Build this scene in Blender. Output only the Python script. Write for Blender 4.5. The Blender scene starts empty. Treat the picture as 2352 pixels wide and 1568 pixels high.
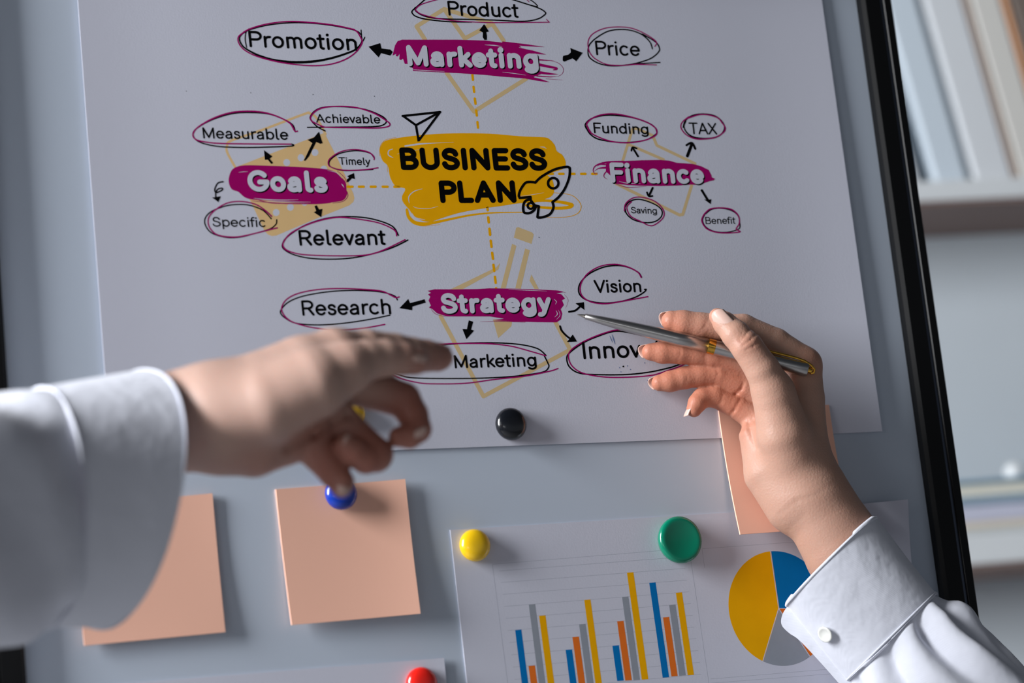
import bpy, bmesh, math, random
import numpy as np
from mathutils import Vector, Matrix
from mathutils.geometry import tessellate_polygon, delaunay_2d_cdt

S = bpy.context.scene
COL = S.collection
random.seed(4)

# ------------------------------------------------------------------ camera
FPX = 5553.0                       # focal length in pixels of the 2352 x 1568 frame (85 mm)
CAM = Vector((0.0, -1.26337, 1.07))
# camera axes in the world (x along the board, y into the board, z up)
RIGHT = Vector((0.91339796, -0.39352939, -0.1041095))
DOWN = Vector((-0.01510691, 0.22280832, -0.97474521))
FWD = Vector((0.40678736, 0.89190306, 0.19756765))
cd = bpy.data.cameras.new('camera')
cam = bpy.data.objects.new('camera', cd)
COL.objects.link(cam)
mw = Matrix.Identity(4)
for i in range(3):
    mw[i][0] = RIGHT[i]; mw[i][1] = -DOWN[i]; mw[i][2] = -FWD[i]; mw[i][3] = CAM[i]
cam.matrix_world = mw
cd.sensor_width = 36.0
cd.lens = FPX * 36.0 / 2352.0
cd.clip_start = 0.05
cd.dof.use_dof = True
cd.dof.focus_distance = 1.435
cd.dof.aperture_fstop = 5.0
S.camera = cam

# ------------------------------------------------------------------ light
S.view_settings.view_transform = 'Standard'
S.view_settings.look = 'None'
S.view_settings.gamma = 1.0
S.view_settings.use_curve_mapping = False
S.view_settings.exposure = 0.0

w = bpy.data.worlds.new('world'); S.world = w; w.use_nodes = True
nt = w.node_tree
bg = nt.nodes['Background']
_tc = nt.nodes.new('ShaderNodeTexCoord'); _sx = nt.nodes.new('ShaderNodeSeparateXYZ'); _mr = nt.nodes.new('ShaderNodeMapRange')
_mr.inputs['From Min'].default_value = -1.0; _mr.inputs['From Max'].default_value = 1.0
_rp = nt.nodes.new('ShaderNodeValToRGB'); _cr = _rp.color_ramp
_cr.elements[0].position = 0.0; _cr.elements[0].color = (0.45, 0.43, 0.42, 1)
_cr.elements[1].position = 1.0; _cr.elements[1].color = (0.30, 0.34, 0.40, 1)
for _p, _c in ((0.28, (0.55, 0.55, 0.58, 1)), (0.38, (1.45, 1.55, 1.70, 1)), (0.50, (1.40, 1.52, 1.70, 1)), (0.58, (0.60, 0.66, 0.75, 1)), (0.72, (0.30, 0.34, 0.40, 1))):
    _e = _cr.elements.new(_p); _e.color = _c
nt.links.new(_tc.outputs['Generated'], _sx.inputs[0]); nt.links.new(_sx.outputs['Z'], _mr.inputs['Value'])
nt.links.new(_mr.outputs[0], _rp.inputs[0]); nt.links.new(_rp.outputs[0], bg.inputs[0])
bg.inputs[1].default_value = 0.105


def area(name, loc, target, sx, sy, power, color):
    l = bpy.data.lights.new(name, 'AREA'); l.shape = 'RECTANGLE'
    l.size = sx; l.size_y = sy; l.energy = power; l.color = color
    if 'ceiling' in name: l.spread = math.radians(100)
    o = bpy.data.objects.new(name, l); COL.objects.link(o)
    o.location = loc
    d = Vector(target) - Vector(loc)
    o.rotation_euler = d.to_track_quat('-Z', 'Y').to_euler()
    return o


area('window_daylight', (-1.60, -0.33, 2.00), (0.55, -0.05, 1.33), 0.6, 1.3, 116, (0.95, 0.97, 1.0))
area('side_window_daylight', (-1.45, -1.35, 1.45), (0.6, -0.05, 1.30), 0.7, 1.2, 3.5, (0.95, 0.97, 1.0))
area('back_window_daylight', (-0.75, -2.9, 0.95), (0.6, 0.0, 1.35), 1.1, 0.32, 1.9, (0.95, 0.97, 1.0))
area('ceiling_fill_light', (1.45, 1.15, 2.6), (1.35, 1.6, 1.5), 0.6, 0.6, 30, (1.0, 0.97, 0.92))  # unseen overhead fill, added to brighten the bookcase


# ------------------------------------------------------------------ helpers
def ray(px, py):
    return RIGHT * ((px - 1176.0) / FPX) + DOWN * ((py - 784.0) / FPX) + FWD


def at(px, py, depth):
    return CAM + ray(px, py) * depth


def on_board(px, py, off=0.0):
    """point of the board's plane (lifted off towards the room) seen at that place"""
    r = ray(px, py)
    return CAM + r * ((-off - CAM.y) / r.y)


def lin(c):
    return tuple(((v / 255.0) / 12.92 if v / 255.0 <= 0.04045 else ((v / 255.0 + 0.055) / 1.055) ** 2.4) for v in c)


MATS = {}


def mat(name, rgb, rough=0.6, metal=0.0, spec=0.5, bump=0.0, bscale=300.0, sss=0.0, coat=0.0, var=0.0, vscale=20.0):
    if name in MATS:
        return MATS[name]
    m = bpy.data.materials.new(name); m.use_nodes = True
    n = m.node_tree.nodes; L = m.node_tree.links
    b = n['Principled BSDF']
    c = lin(rgb) + (1,)
    b.inputs['Base Color'].default_value = c
    b.inputs['Roughness'].default_value = rough
    b.inputs['Metallic'].default_value = metal
    b.inputs['Specular IOR Level'].default_value = spec
    b.inputs['Coat Weight'].default_value = coat
    b.inputs['Coat Roughness'].default_value = 0.08
    if sss > 0:
        b.inputs['Subsurface Weight'].default_value = sss
        b.inputs['Subsurface Radius'].default_value = (1.0, 0.35, 0.2)
        b.inputs['Subsurface Scale'].default_value = 0.004
    tc = n.new('ShaderNodeTexCoord')
    if var > 0:
        nz = n.new('ShaderNodeTexNoise'); nz.inputs['Scale'].default_value = vscale; nz.inputs['Detail'].default_value = 4
        L.new(tc.outputs['Object'], nz.inputs['Vector'])
        mx = n.new('ShaderNodeMix'); mx.data_type = 'RGBA'; mx.blend_type = 'MIX'
        mx.inputs['A'].default_value = tuple(v * (1 - var) for v in c[:3]) + (1,)
        mx.inputs['B'].default_value = tuple(min(1, v * (1 + var)) for v in c[:3]) + (1,)
        L.new(nz.outputs['Fac'], mx.inputs['Factor'])
        L.new(mx.outputs['Result'], b.inputs['Base Color'])
    if bump > 0:
        nb = n.new('ShaderNodeTexNoise'); nb.inputs['Scale'].default_value = bscale; nb.inputs['Detail'].default_value = 3
        L.new(tc.outputs['Object'], nb.inputs['Vector'])
        bp = n.new('ShaderNodeBump'); bp.inputs['Strength'].default_value = bump; bp.inputs['Distance'].default_value = 0.001
        L.new(nb.outputs['Fac'], bp.inputs['Height'])
        L.new(bp.outputs['Normal'], b.inputs['Normal'])
    MATS[name] = m
    return m


def skin_mat(name, base, red):
    m = bpy.data.materials.new(name); m.use_nodes = True
    n = m.node_tree.nodes; L = m.node_tree.links
    b = n['Principled BSDF']
    b.inputs['Roughness'].default_value = 0.48
    b.inputs['Specular IOR Level'].default_value = 0.35
    b.inputs['Subsurface Weight'].default_value = 0.25
    b.inputs['Subsurface Radius'].default_value = (1.0, 0.35, 0.2)
    b.inputs['Subsurface Scale'].default_value = 0.004
    a = n.new('ShaderNodeAttribute'); a.attribute_name = 'flush'
    tc = n.new('ShaderNodeTexCoord')
    nz = n.new('ShaderNodeTexNoise'); nz.inputs['Scale'].default_value = 60; nz.inputs['Detail'].default_value = 5
    L.new(tc.outputs['Object'], nz.inputs['Vector'])
    ad = n.new('ShaderNodeMath'); ad.operation = 'MULTIPLY_ADD'; ad.inputs[1].default_value = 0.35; ad.inputs[2].default_value = -0.17
    L.new(nz.outputs['Fac'], ad.inputs[0])
    sm = n.new('ShaderNodeMath'); sm.operation = 'ADD'; sm.use_clamp = True
    L.new(a.outputs['Fac'], sm.inputs[0]); L.new(ad.outputs[0], sm.inputs[1])
    mx = n.new('ShaderNodeMix'); mx.data_type = 'RGBA'
    mx.inputs['A'].default_value = lin(base) + (1,); mx.inputs['B'].default_value = lin(red) + (1,)
    L.new(sm.outputs[0], mx.inputs['Factor']); L.new(mx.outputs['Result'], b.inputs['Base Color'])
    # fine skin lines
    nb = n.new('ShaderNodeTexNoise'); nb.inputs['Scale'].default_value = 900; nb.inputs['Detail'].default_value = 4
    L.new(tc.outputs['Object'], nb.inputs['Vector'])
    vb = n.new('ShaderNodeTexVoronoi'); vb.inputs['Scale'].default_value = 700
    L.new(tc.outputs['Object'], vb.inputs['Vector'])
    mm = n.new('ShaderNodeMath'); mm.operation = 'ADD'
    L.new(nb.outputs['Fac'], mm.inputs[0]); L.new(vb.outputs['Distance'], mm.inputs[1])
    bp = n.new('ShaderNodeBump'); bp.inputs['Strength'].default_value = 0.16; bp.inputs['Distance'].default_value = 0.0006
    L.new(mm.outputs[0], bp.inputs['Height']); L.new(bp.outputs['Normal'], b.inputs['Normal'])
    MATS[name] = m
    return m


def fabric_mat(name, rgb):
    m = mat(name, rgb, rough=0.85, spec=0.2)
    n = m.node_tree.nodes; L = m.node_tree.links; b = n['Principled BSDF']
    b.inputs['Sheen Weight'].default_value = 0.15
    tc = n.new('ShaderNodeTexCoord')
    w1 = n.new('ShaderNodeTexWave'); w1.inputs['Scale'].default_value = 500; w1.bands_direction = 'DIAGONAL'
    w2 = n.new('ShaderNodeTexNoise'); w2.inputs['Scale'].default_value = 45; w2.inputs['Detail'].default_value = 3
    L.new(tc.outputs['Object'], w1.inputs['Vector']); L.new(tc.outputs['Object'], w2.inputs['Vector'])
    b1 = n.new('ShaderNodeBump'); b1.inputs['Strength'].default_value = 0.06; b1.inputs['Distance'].default_value = 0.0004
    b2 = n.new('ShaderNodeBump'); b2.inputs['Strength'].default_value = 0.4; b2.inputs['Distance'].default_value = 0.004
    L.new(w1.outputs['Fac'], b1.inputs['Height']); L.new(w2.outputs['Fac'], b2.inputs['Height'])
    L.new(b2.outputs['Normal'], b1.inputs['Normal']); L.new(b1.outputs['Normal'], b.inputs['Normal'])
    return m


def obj(name, verts, faces, m, parent=None, smooth=False):
    me = bpy.data.meshes.new(name)
    me.from_pydata([tuple(v) for v in verts], [], faces)
    me.materials.append(m)
    if smooth:
        me.polygons.foreach_set('use_smooth', [True] * len(me.polygons))
    me.update()
    o = bpy.data.objects.new(name, me); COL.objects.link(o)
    if parent is not None:
        o.parent = parent
        o.matrix_parent_inverse = parent.matrix_world.inverted()
    return o


def empty(name, loc):
    o = bpy.data.objects.new(name, None); COL.objects.link(o)
    o.empty_display_size = 0.02
    o.location = loc
    o.matrix_world = Matrix.Translation(Vector(loc))
    return o


def tag(o, label=None, cat=None, group=None, kind=None):
    if label: o['label'] = label
    if cat: o['category'] = cat
    if group: o['group'] = group
    if kind: o['kind'] = kind
    return o


def fix_normals(o):
    bm = bmesh.new(); bm.from_mesh(o.data)
    bmesh.ops.recalc_face_normals(bm, faces=bm.faces)
    bm.to_mesh(o.data); bm.free()


def bevel(o, width, seg=2):
    md = o.modifiers.new('bevel', 'BEVEL'); md.width = width; md.segments = seg; md.limit_method = 'ANGLE'


class MB:
    def __init__(self): self.v = []; self.f = []

    def box(self, c, ax, ay, az):
        """box with centre c and half axes"""
        c, ax, ay, az = Vector(c), Vector(ax), Vector(ay), Vector(az)
        i = len(self.v)
        for sx in (-1, 1):
            for sy in (-1, 1):
                for sz in (-1, 1):
                    self.v.append(c + ax * sx + ay * sy + az * sz)
        for q in ((0, 1, 3, 2), (4, 6, 7, 5), (0, 4, 5, 1), (2, 3, 7, 6), (0, 2, 6, 4), (1, 5, 7, 3)):
            self.f.append([i + k for k in q])
        return self

    def prism(self, front, back):
        i = len(self.v); n = len(front)
        self.v += [Vector(p) for p in front] + [Vector(p) for p in back]
        self.f.append([i + k for k in range(n)])
        self.f.append([i + n + k for k in range(n)][::-1])
        for k in range(n):
            self.f.append([i + (k + 1) % n, i + k, i + n + k, i + n + (k + 1) % n])
        return self

    def lathe(self, p0, axis, prof, n=32, xref=None):
        """profile of (distance along the axis, radius)"""
        axis = Vector(axis).normalized()
        a = axis.orthogonal().normalized() if xref is None else (Vector(xref) - axis * axis.dot(Vector(xref))).normalized()
        b = axis.cross(a)
        i0 = len(self.v)
        for (d, r) in prof:
            for k in range(n):
                t = 2 * math.pi * k / n
                self.v.append(Vector(p0) + axis * d + (a * math.cos(t) + b * math.sin(t)) * max(r, 1e-6))
        for j in range(len(prof) - 1):
            for k in range(n):
                k2 = (k + 1) % n
                self.f.append([i0 + j * n + k, i0 + j * n + k2, i0 + (j + 1) * n + k2, i0 + (j + 1) * n + k])
        self.f.append([i0 + k for k in range(n)][::-1])
        j = len(prof) - 1
        self.f.append([i0 + j * n + k for k in range(n)])
        return self

    def tube(self, pts, radii, n=10):
        pts = [Vector(p) for p in pts]
        i0 = len(self.v); up = None
        for j, p in enumerate(pts):
            t = (pts[min(j + 1, len(pts) - 1)] - pts[max(j - 1, 0)]).normalized()
            if up is None: up = t.orthogonal().normalized()
            up = (up - t * t.dot(up)).normalized(); sd = t.cross(up)
            for k in range(n):
                a = 2 * math.pi * k / n
                r = radii[j] if not isinstance(radii, (int, float)) else radii
                self.v.append(p + (up * math.cos(a) + sd * math.sin(a)) * r)
        for j in range(len(pts) - 1):
            for k in range(n):
                k2 = (k + 1) % n
                self.f.append([i0 + j * n + k, i0 + j * n + k2, i0 + (j + 1) * n + k2, i0 + (j + 1) * n + k])
        self.f.append([i0 + k for k in range(n)][::-1])
        self.f.append([i0 + (len(pts) - 1) * n + k for k in range(n)])
        return self

    def build(self, name, m, parent=None, smooth=False):
        o = obj(name, self.v, self.f, m, parent, smooth)
        fix_normals(o)
        return o


# ------------------------------------------------------------------ materials
M_BOARD = mat('whiteboard_enamel', (202, 212, 226), rough=0.32, spec=0.5, var=0.02, vscale=3)
M_FRAME = mat('black_frame', (5, 5, 6), rough=0.45, spec=0.3)
M_PAPER = mat('white_paper', (214, 215, 228), rough=0.75, spec=0.25, bump=0.04, bscale=900, var=0.012, vscale=9)
M_INK = mat('black_ink', (2, 2, 4), rough=0.9, spec=0.08)
M_MAG = mat('magenta_ink', (166, 0, 104), rough=0.8, spec=0.1, var=0.08, vscale=120)
M_AMB = mat('amber_ink', (250, 178, 0), rough=0.8, spec=0.1, var=0.07, vscale=90)
M_TAN = mat('pale_tan_ink', (222, 194, 144), rough=0.7, spec=0.2, var=0.04, vscale=60)
M_TAN2 = mat('tan_ink', (236, 198, 140), rough=0.7, spec=0.2, var=0.04, vscale=60)
M_LINE = mat('grey_line_ink', (176, 180, 194), rough=0.7, spec=0.2)
M_BLUEI = mat('blue_ink', (0, 118, 190), rough=0.8, spec=0.1, var=0.05, vscale=150)
M_ORI = mat('orange_ink', (236, 118, 40), rough=0.8, spec=0.1, var=0.05, vscale=150)
M_GRI = mat('grey_ink', (152, 158, 168), rough=0.65, spec=0.25, var=0.05, vscale=150)
M_STICK = mat('peach_paper', (255, 197, 172), rough=0.8, spec=0.15, bump=0.02, bscale=900, var=0.02, vscale=15)
M_SKIN = skin_mat('skin_tone', (188, 147, 128), (186, 120, 96))
M_SKIN2 = skin_mat('skin_tone_pale', (186, 153, 139), (164, 106, 90))
M_NAIL = mat('fingernail', (216, 180, 166), rough=0.25, spec=0.5, coat=0.5)
M_SHIRT = fabric_mat('white_cotton', (220, 222, 232))
M_STEEL = mat('brushed_steel', (190, 187, 185), rough=0.30, metal=1.0)
M_GOLD = mat('gold_plate', (222, 170, 72), rough=0.16, metal=1.0)


# ------------------------------------------------------------------ printed marks: outlines in the photo's frame carried onto the paper's plane
def bez(pts, n=8, closed=False):
    """Catmull-Rom through the points"""
    P = [Vector((p[0], p[1])) for p in pts]
    out = []
    m = len(P)
    rng = range(m if closed else m - 1)
    for i in rng:
        p1, p2 = P[i], P[(i + 1) % m]
        p0 = P[i - 1] if (closed or i > 0) else p1
        p3 = P[(i + 2) % m] if (closed or i + 2 < m) else p2
        for k in range(n):
            t = k / n
            out.append(0.5 * ((2 * p1) + (p2 - p0) * t + (2 * p0 - 5 * p1 + 4 * p2 - p3) * t * t + (3 * p1 - p0 - 3 * p2 + p3) * t ** 3))
    if not closed: out.append(P[-1])
    return out


class Print:
    def __init__(self, off): self.v = []; self.f = []; self.off = off

    def pt(self, x, y): self.v.append(Vector((x, y))); return len(self.v) - 1

    def disc(self, x, y, rx, ry=None, n=14):
        ry = ry or rx
        self.f.append([self.pt(x + rx * math.cos(2 * math.pi * k / n), y + ry * math.sin(2 * math.pi * k / n)) for k in range(n)])

    def ribbon(self, pts, width, caps=True):
        """smooth polyline with a width (number or list)"""
        P = [Vector((p[0], p[1])) for p in pts]
        Q = [P[0]]
        for p in P[1:]:
            if (p - Q[-1]).length > 1e-4: Q.append(p)
        n = len(Q)
        if n < 2: return
        ids = []
        for i, p in enumerate(Q):
            t = (Q[min(i + 1, n - 1)] - Q[max(i - 1, 0)]).normalized()
            nn = Vector((-t.y, t.x))
            if isinstance(width, (int, float)): wd = width
            else:
                s = i / (n - 1) * (len(width) - 1); k = min(int(s), len(width) - 2); wd = width[k] + (width[k + 1] - width[k]) * (s - k)
            ids.append((self.pt(*(p + nn * wd / 2)), self.pt(*(p - nn * wd / 2))))
        for i in range(n - 1):
            self.f.append([ids[i][0], ids[i][1], ids[i + 1][1], ids[i + 1][0]])
        if caps:
            w0 = width if isinstance(width, (int, float)) else width[0]
            w1 = width if isinstance(width, (int, float)) else width[-1]
            if w0 > 0.8: self.disc(Q[0].x, Q[0].y, w0 / 2)
            if w1 > 0.8: self.disc(Q[-1].x, Q[-1].y, w1 / 2)

    def lines(self, pts, width):
        """straight segments with round joins"""
        for a, b in zip(pts[:-1], pts[1:]):
            self.ribbon([a, b], width)

    def poly(self, pts):
        i0 = len(self.v)
        for p in pts: self.pt(p[0], p[1])
        tr = tessellate_polygon([[Vector((p[0], p[1], 0)) for p in pts]])
        for t in tr: self.f.append([i0 + k for k in t])

    def build(self, name, m, parent, label=None):
        # one clean outline: overlapping strokes are merged
        tri = []
        for f in self.f:
            for k in range(1, len(f) - 1):
                A, B, C = self.v[f[0]], self.v[f[k]], self.v[f[k + 1]]
                if abs((B - A).cross(C - A)) > 1e-4: tri.append((f[0], f[k], f[k + 1]))
        es = list({tuple(sorted((t[i], t[(i + 1) % 3]))) for t in tri for i in range(3)})
        vo, eo, fo, ov, oe, of = delaunay_2d_cdt(self.v, es, [], 0, 1e-3)
        T = np.array([[[self.v[i].x, self.v[i].y] for i in t] for t in tri])
        ce = np.array([[sum(vo[i].x for i in f) / len(f), sum(vo[i].y for i in f) / len(f)] for f in fo])
        keep = np.zeros(len(fo), bool)

        def side(a, b): return (b[None, :, 0] - a[None, :, 0]) * (ce[:, None, 1] - a[None, :, 1]) - (b[None, :, 1] - a[None, :, 1]) * (ce[:, None, 0] - a[None, :, 0])
        s0, s1, s2 = side(T[:, 0], T[:, 1]), side(T[:, 1], T[:, 2]), side(T[:, 2], T[:, 0])
        keep = (((s0 >= 0) & (s1 >= 0) & (s2 >= 0)) | ((s0 <= 0) & (s1 <= 0) & (s2 <= 0))).any(1)
        fs = [f for f, k in zip(fo, keep) if k]
        o = obj(name, [on_board(v.x, v.y, self.off) for v in vo], fs, m, parent)
        # all faces towards the room
        me = o.data
        bm = bmesh.new(); bm.from_mesh(me)
        for f in bm.faces:
            f.normal_update()
            if f.normal.y > 0: f.normal_flip()
        bm.to_mesh(me); bm.free()
        if label: o['label'] = label
        return o


def Z(ox, oy, s, pts):
    return [(ox + x / s, oy + y / s) for x, y in pts]


def ZA(p): return Z(400, 0, 3.92, p)
def ZB(p): return Z(860, 0, 4.704, p)
def ZC(p): return Z(1250, 30, 4.704, p)
def ZD(p): return Z(420, 220, 3.92, p)
def ZE(p): return Z(850, 230, 4.3556, p)
def ZF(p): return Z(1320, 220, 4.611, p)
def ZG(p): return Z(600, 580, 4.704, p)
def ZH(p): return Z(960, 500, 3.647, p)
def ZL(p): return Z(950, 1150, 2.4758, p)


# ---- rounded single-stroke letters (cap height 1, stroke ends rounded)
def arc(cx, cy, rx, ry, a0, a1, n=None):
    n = n or max(4, int(abs(a1 - a0) / 12))
    return [(cx + rx * math.cos(math.radians(a0 + (a1 - a0) * k / n)), cy + ry * math.sin(math.radians(a0 + (a1 - a0) * k / n))) for k in range(n + 1)]


def spl(*p): return [(v.x, v.y) for v in bez(p, 6)]


def glyph(ch, X, asc):
    h = X / 2
    o = 0.27 * X / 0.70
    if ch == 'P': return 0.60, [[(0, 0), (0, 1)], [(0, 1), (.32, 1)] + arc(.32, .74, .28, .26, 90, -90) + [(0, .48)]]
    if ch == 'R': return 0.62, [[(0, 0), (0, 1)], [(0, 1), (.32, 1)] + arc(.32, .735, .27, .265, 90, -90) + [(0, .47)], [(.33, .47), (.61, 0)]]
    if ch == 'B': return 0.62, [[(0, 0), (0, 1)], [(0, 1), (.30, 1)] + arc(.30, .76, .25, .24, 90, -90) + [(0, .52)], [(.3, .52), (.34, .52)] + arc(.34, .26, .28, .26, 90, -90) + [(0, 0)]]
    if ch == 'M': return 0.80, [[(0, 0), (0, 1)], [(0, 1), (.40, 0.06)], [(.40, .06), (.80, 1)], [(.80, 1), (.80, 0)]]
    if ch == 'N': return 0.66, [[(0, 0), (0, 1)], [(0, 1), (.66, 0)], [(.66, 0), (.66, 1)]]
    if ch == 'A': return 0.76, [[(0, 0), (.38, 1)], [(.38, 1), (.76, 0)], [(.13, .31), (.63, .31)]]
    if ch == 'T': return 0.68, [[(0, 1), (.68, 1)], [(.34, 1), (.34, 0)]]
    if ch == 'F': return 0.54, [[(0, 0), (0, 1)], [(0, 1), (.54, 1)], [(0, .52), (.46, .52)]]
    if ch == 'E': return 0.54, [[(0, 0), (0, 1)], [(0, 1), (.54, 1)], [(0, .52), (.48, .52)], [(0, 0), (.54, 0)]]
    if ch == 'L': return 0.48, [[(0, 1), (0, 0)], [(0, 0), (.48, 0)]]
    if ch == 'X': return 0.66, [[(0, 0), (.66, 1)], [(0, 1), (.66, 0)]]
    if ch == 'V': return 0.72, [[(0, 1), (.36, 0)], [(.36, 0), (.72, 1)]]
    if ch == 'I': return 0.02, [[(.01, 0), (.01, 1)]]
    if ch == 'U': return 0.66, [[(0, 1), (0, .33)] + arc(.33, .33, .33, .33, 180, 360) + [(.66, 1)]]
    if ch == 'G': return 0.76, [arc(.40, .5, .40, .5, 42, 345), [(.79, .44), (.45, .44)], [(.79, .44), (.79, .36)]]
    if ch == 'S': return 0.60, [spl((.57, .78), (.50, .92), (.30, 1.0), (.11, .93), (.035, .77), (.11, .61), (.30, .53), (.50, .44), (.60, .27), (.52, .08), (.30, 0), (.09, .06), (0, .22))]
    if ch == 'r': return 0.28, [[(0, 0), (0, X)], spl((0, X * .55), (.05, X * .84), (.16, X * .98), (.29, X))]
    if ch == 'o': return 2 * o, [arc(o, h, o, h, 0, 360, 28)]
    if ch == 'c': return 1.85 * o, [arc(o, h, o, h, 48, 312)]
    if ch == 'e': return 2 * o, [[(0.02, h * 1.02), (2 * o, h * 1.02)], arc(o, h, o, h, 2, 318)]
    if ch == 'm': return 0.74, [[(0, 0), (0, X)]] + [[(x0, X - .22)] + arc(x0 + .185, X - .185, .185, .185, 180, 0) + [(x0 + .37, 0)] for x0 in (0, .37)]
    if ch == 'n': return 0.44, [[(0, 0), (0, X)], [(0, X - .25)] + arc(.22, X - .22, .22, .22, 180, 0) + [(.44, 0)]]
    if ch == 'h': return 0.44, [[(0, 0), (0, asc)], [(0, X - .25)] + arc(.22, X - .22, .22, .22, 180, 0) + [(.44, 0)]]
    if ch == 'u': return 0.44, [[(.44, X), (.44, 0)], [(0, X), (0, .22)] + arc(.22, .22, .22, .22, 180, 360)]
    if ch == 't': return 0.30, [[(.11, X + .24), (.11, .13)] + arc(.24, .13, .13, .13, 180, 275), [(-.03, X), (.29, X)]]
    if ch == 'i': return 0.02, [[(.01, 0), (.01, X)], 'dot']
    if ch == 'l': return 0.13, [[(0, asc), (0, .12)] + arc(.12, .12, .12, .12, 180, 275)]
    if ch == 'k': return 0.42, [[(0, 0), (0, asc)], [(.38, X), (0, X * .36)], [(.14, X * .52), (.43, 0)]]
    if ch == 'd': return 2 * o, [[(2 * o, asc), (2 * o, 0)], arc(o, h, o, h, 0, 360, 28)]
    if ch == 'b': return 2 * o, [[(0, asc), (0, 0)], arc(o, h, o, h, 0, 360, 28)]
    if ch == 'p': return 2 * o, [[(0, X), (0, -.29)], arc(o, h, o, h, 0, 360, 28)]
    if ch == 'g': return 2 * o, [[(2 * o, X), (2 * o, -.06)] + arc(o, -.06, o, .22, 0, -150), arc(o, h, o, h, 0, 360, 28)]
    if ch == 'a': return 0.44, [[(.44, 0), (.44, X * .64)] + arc(.24, X * .66, .20, X * .34, 0, 155), spl((.44, X * .56), (.22, X * .53), (.03, X * .40), (.0, X * .23), (.07, X * .05), (.20, 0), (.36, X * .09), (.44, X * .32))]
    if ch == 's': return 0.40, [spl((.38, X * .80), (.31, X * .95), (.19, X), (.07, X * .94), (.025, X * .77), (.09, X * .61), (.21, X * .54), (.34, X * .45), (.40, X * .26), (.33, X * .06), (.19, 0), (.06, X * .05), (0, X * .20))]
    if ch == 'v': return 0.46, [[(0, X), (.23, 0)], [(.23, 0), (.46, X)]]
    if ch == 'y': return 0.46, [[(0, X), (.23, .02)], [(.46, X), (.23, .0)] + spl((.23, 0), (.16, -.18), (.07, -.27), (-.02, -.27))]
    if ch == 'f': return 0.28, [spl((.32, asc), (.2, asc), (.13, asc - .06), (.10, asc - .2)) + [(.10, 0)], [(-.03, X), (.29, X)]]
    return 0.3, []


def word(P, text, x0, y0, x1, y1, cap, stroke, lean=0.105, dx=0, dy=0, stroke2=None, xh=0.735):
    """x0..x1: ink extent along the baseline; cap: ink height of a capital"""
    wd = stroke / cap
    k = 1 - wd
    X = (xh - wd) / k
    asc = 1.02
    SL, SR = 'PRBMNFELIrmnhuilkbpUD', 'MNImnhuidgaU'
    adv = 0; items = []; gap = 0
    for ci, ch in enumerate(text):
        gw, st = glyph(ch, X, asc)
        nx = text[ci + 1] if ci + 1 < len(text) else ''
        gap = 0.075 + wd * 0.93 + (0.055 if ch in SR else 0) + (0.055 if nx and nx in SL else 0) - (0.05 if ch in 'rTFPftkvyVX' else 0) - (0.04 if nx and nx in 'tfvyTVX' else 0)
        items.append((adv, st)); adv += gw + gap
    total = adv - gap
    L = math.hypot(x1 - x0, y1 - y0)
    ux, uy = (x1 - x0) / L, (y1 - y0) / L
    sx = (L - stroke) / total           # pixels per unit of width
    sy = cap - stroke
    s2 = stroke2 or stroke

    def T(p):
        a = stroke / 2 + p[0] * sx
        b = stroke / 2 + p[1] * sy
        return (x0 + ux * a - lean * b + dx, y0 + uy * a - b + dy)
    for adv, st in items:
        for s in st:
            if s == 'dot':
                q = T((adv + .01, 1.0)); P.disc(q[0], q[1] + .02 * cap, s2 * .60)
                continue
            pts = [T((adv + p[0], p[1])) for p in s]
            P.ribbon(pts, s2)


exec_order = []
# ================================================================== setting
ROOM_BACK = 2.6


def shelf_axes():
    return None


M_FLOOR = mat('grey_carpet', (150, 150, 152), rough=0.95, bump=0.3, bscale=200, var=0.1, vscale=60)
M_WALL = mat('pale_wall_paint', (206, 210, 212), rough=0.8, bump=0.05, bscale=150, var=0.02, vscale=5)
# bookcase: a front plane about 2.6 m from the camera, square to the wall behind it
AZ = math.radians(-11.0)
U = Vector((math.cos(AZ), math.sin(AZ), 0)); WD = Vector((-math.sin(AZ), math.cos(AZ), 0)); UP = Vector((0, 0, 1))
SH0 = at(2200, 440, 2.6)


def on_shelf(px, py, back=0.0):
    r = ray(px, py)
    t = ((SH0 + WD * back - CAM).dot(WD)) / r.dot(WD)
    return CAM + r * t


def wallbox(name, c, ax, ay, az, m):
    o = MB().box(c, ax, ay, az).build(name, m)
    tag(o, kind='structure')
    return o


wc = Vector((SH0.x, SH0.y, 0)) + WD * 0.36
wallbox('floor', (0.6, 0.3, -0.01), (3.4, 0, 0), (0, 3.2, 0), (0, 0, 0.01), M_FLOOR)
wallbox('wall_back', wc + UP * 1.35 + WD * 0.05, U * 2.4, WD * 0.05, UP * 1.35, M_WALL)
# ------------------------------------------------------------------ bookcase behind the board
bc0 = on_shelf(2150, 443)
bc = empty('bookcase', (SH0.x, SH0.y, 0) )
tag(bc, 'white open bookcase standing behind the right edge of the whiteboard', 'bookcase')
M_SHELF = mat('white_laminate', (226, 230, 232), rough=0.45, var=0.01)
M_SHELFB = mat('grey_laminate', (208, 216, 222), rough=0.6, var=0.02)
zu = on_shelf(2200, 412).z; zu2 = on_shelf(2200, 458).z
zl = on_shelf(2240, 1228).z; zl2 = on_shelf(2240, 1296).z
DEP = 0.15


def shelf_pt(u, b, z): return Vector((SH0.x, SH0.y, 0)) + U * u + WD * b + UP * z


HALF = 0.62


def shelfbox(name, u0, u1, b0, b1, z0, z1, m, bev=0.002):
    o = MB().box(shelf_pt((u0 + u1) / 2, (b0 + b1) / 2, (z0 + z1) / 2), U * (u1 - u0) / 2, WD * (b1 - b0) / 2, UP * (z1 - z0) / 2).build(name, m, bc)
    bevel(o, bev)
    return o


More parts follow.
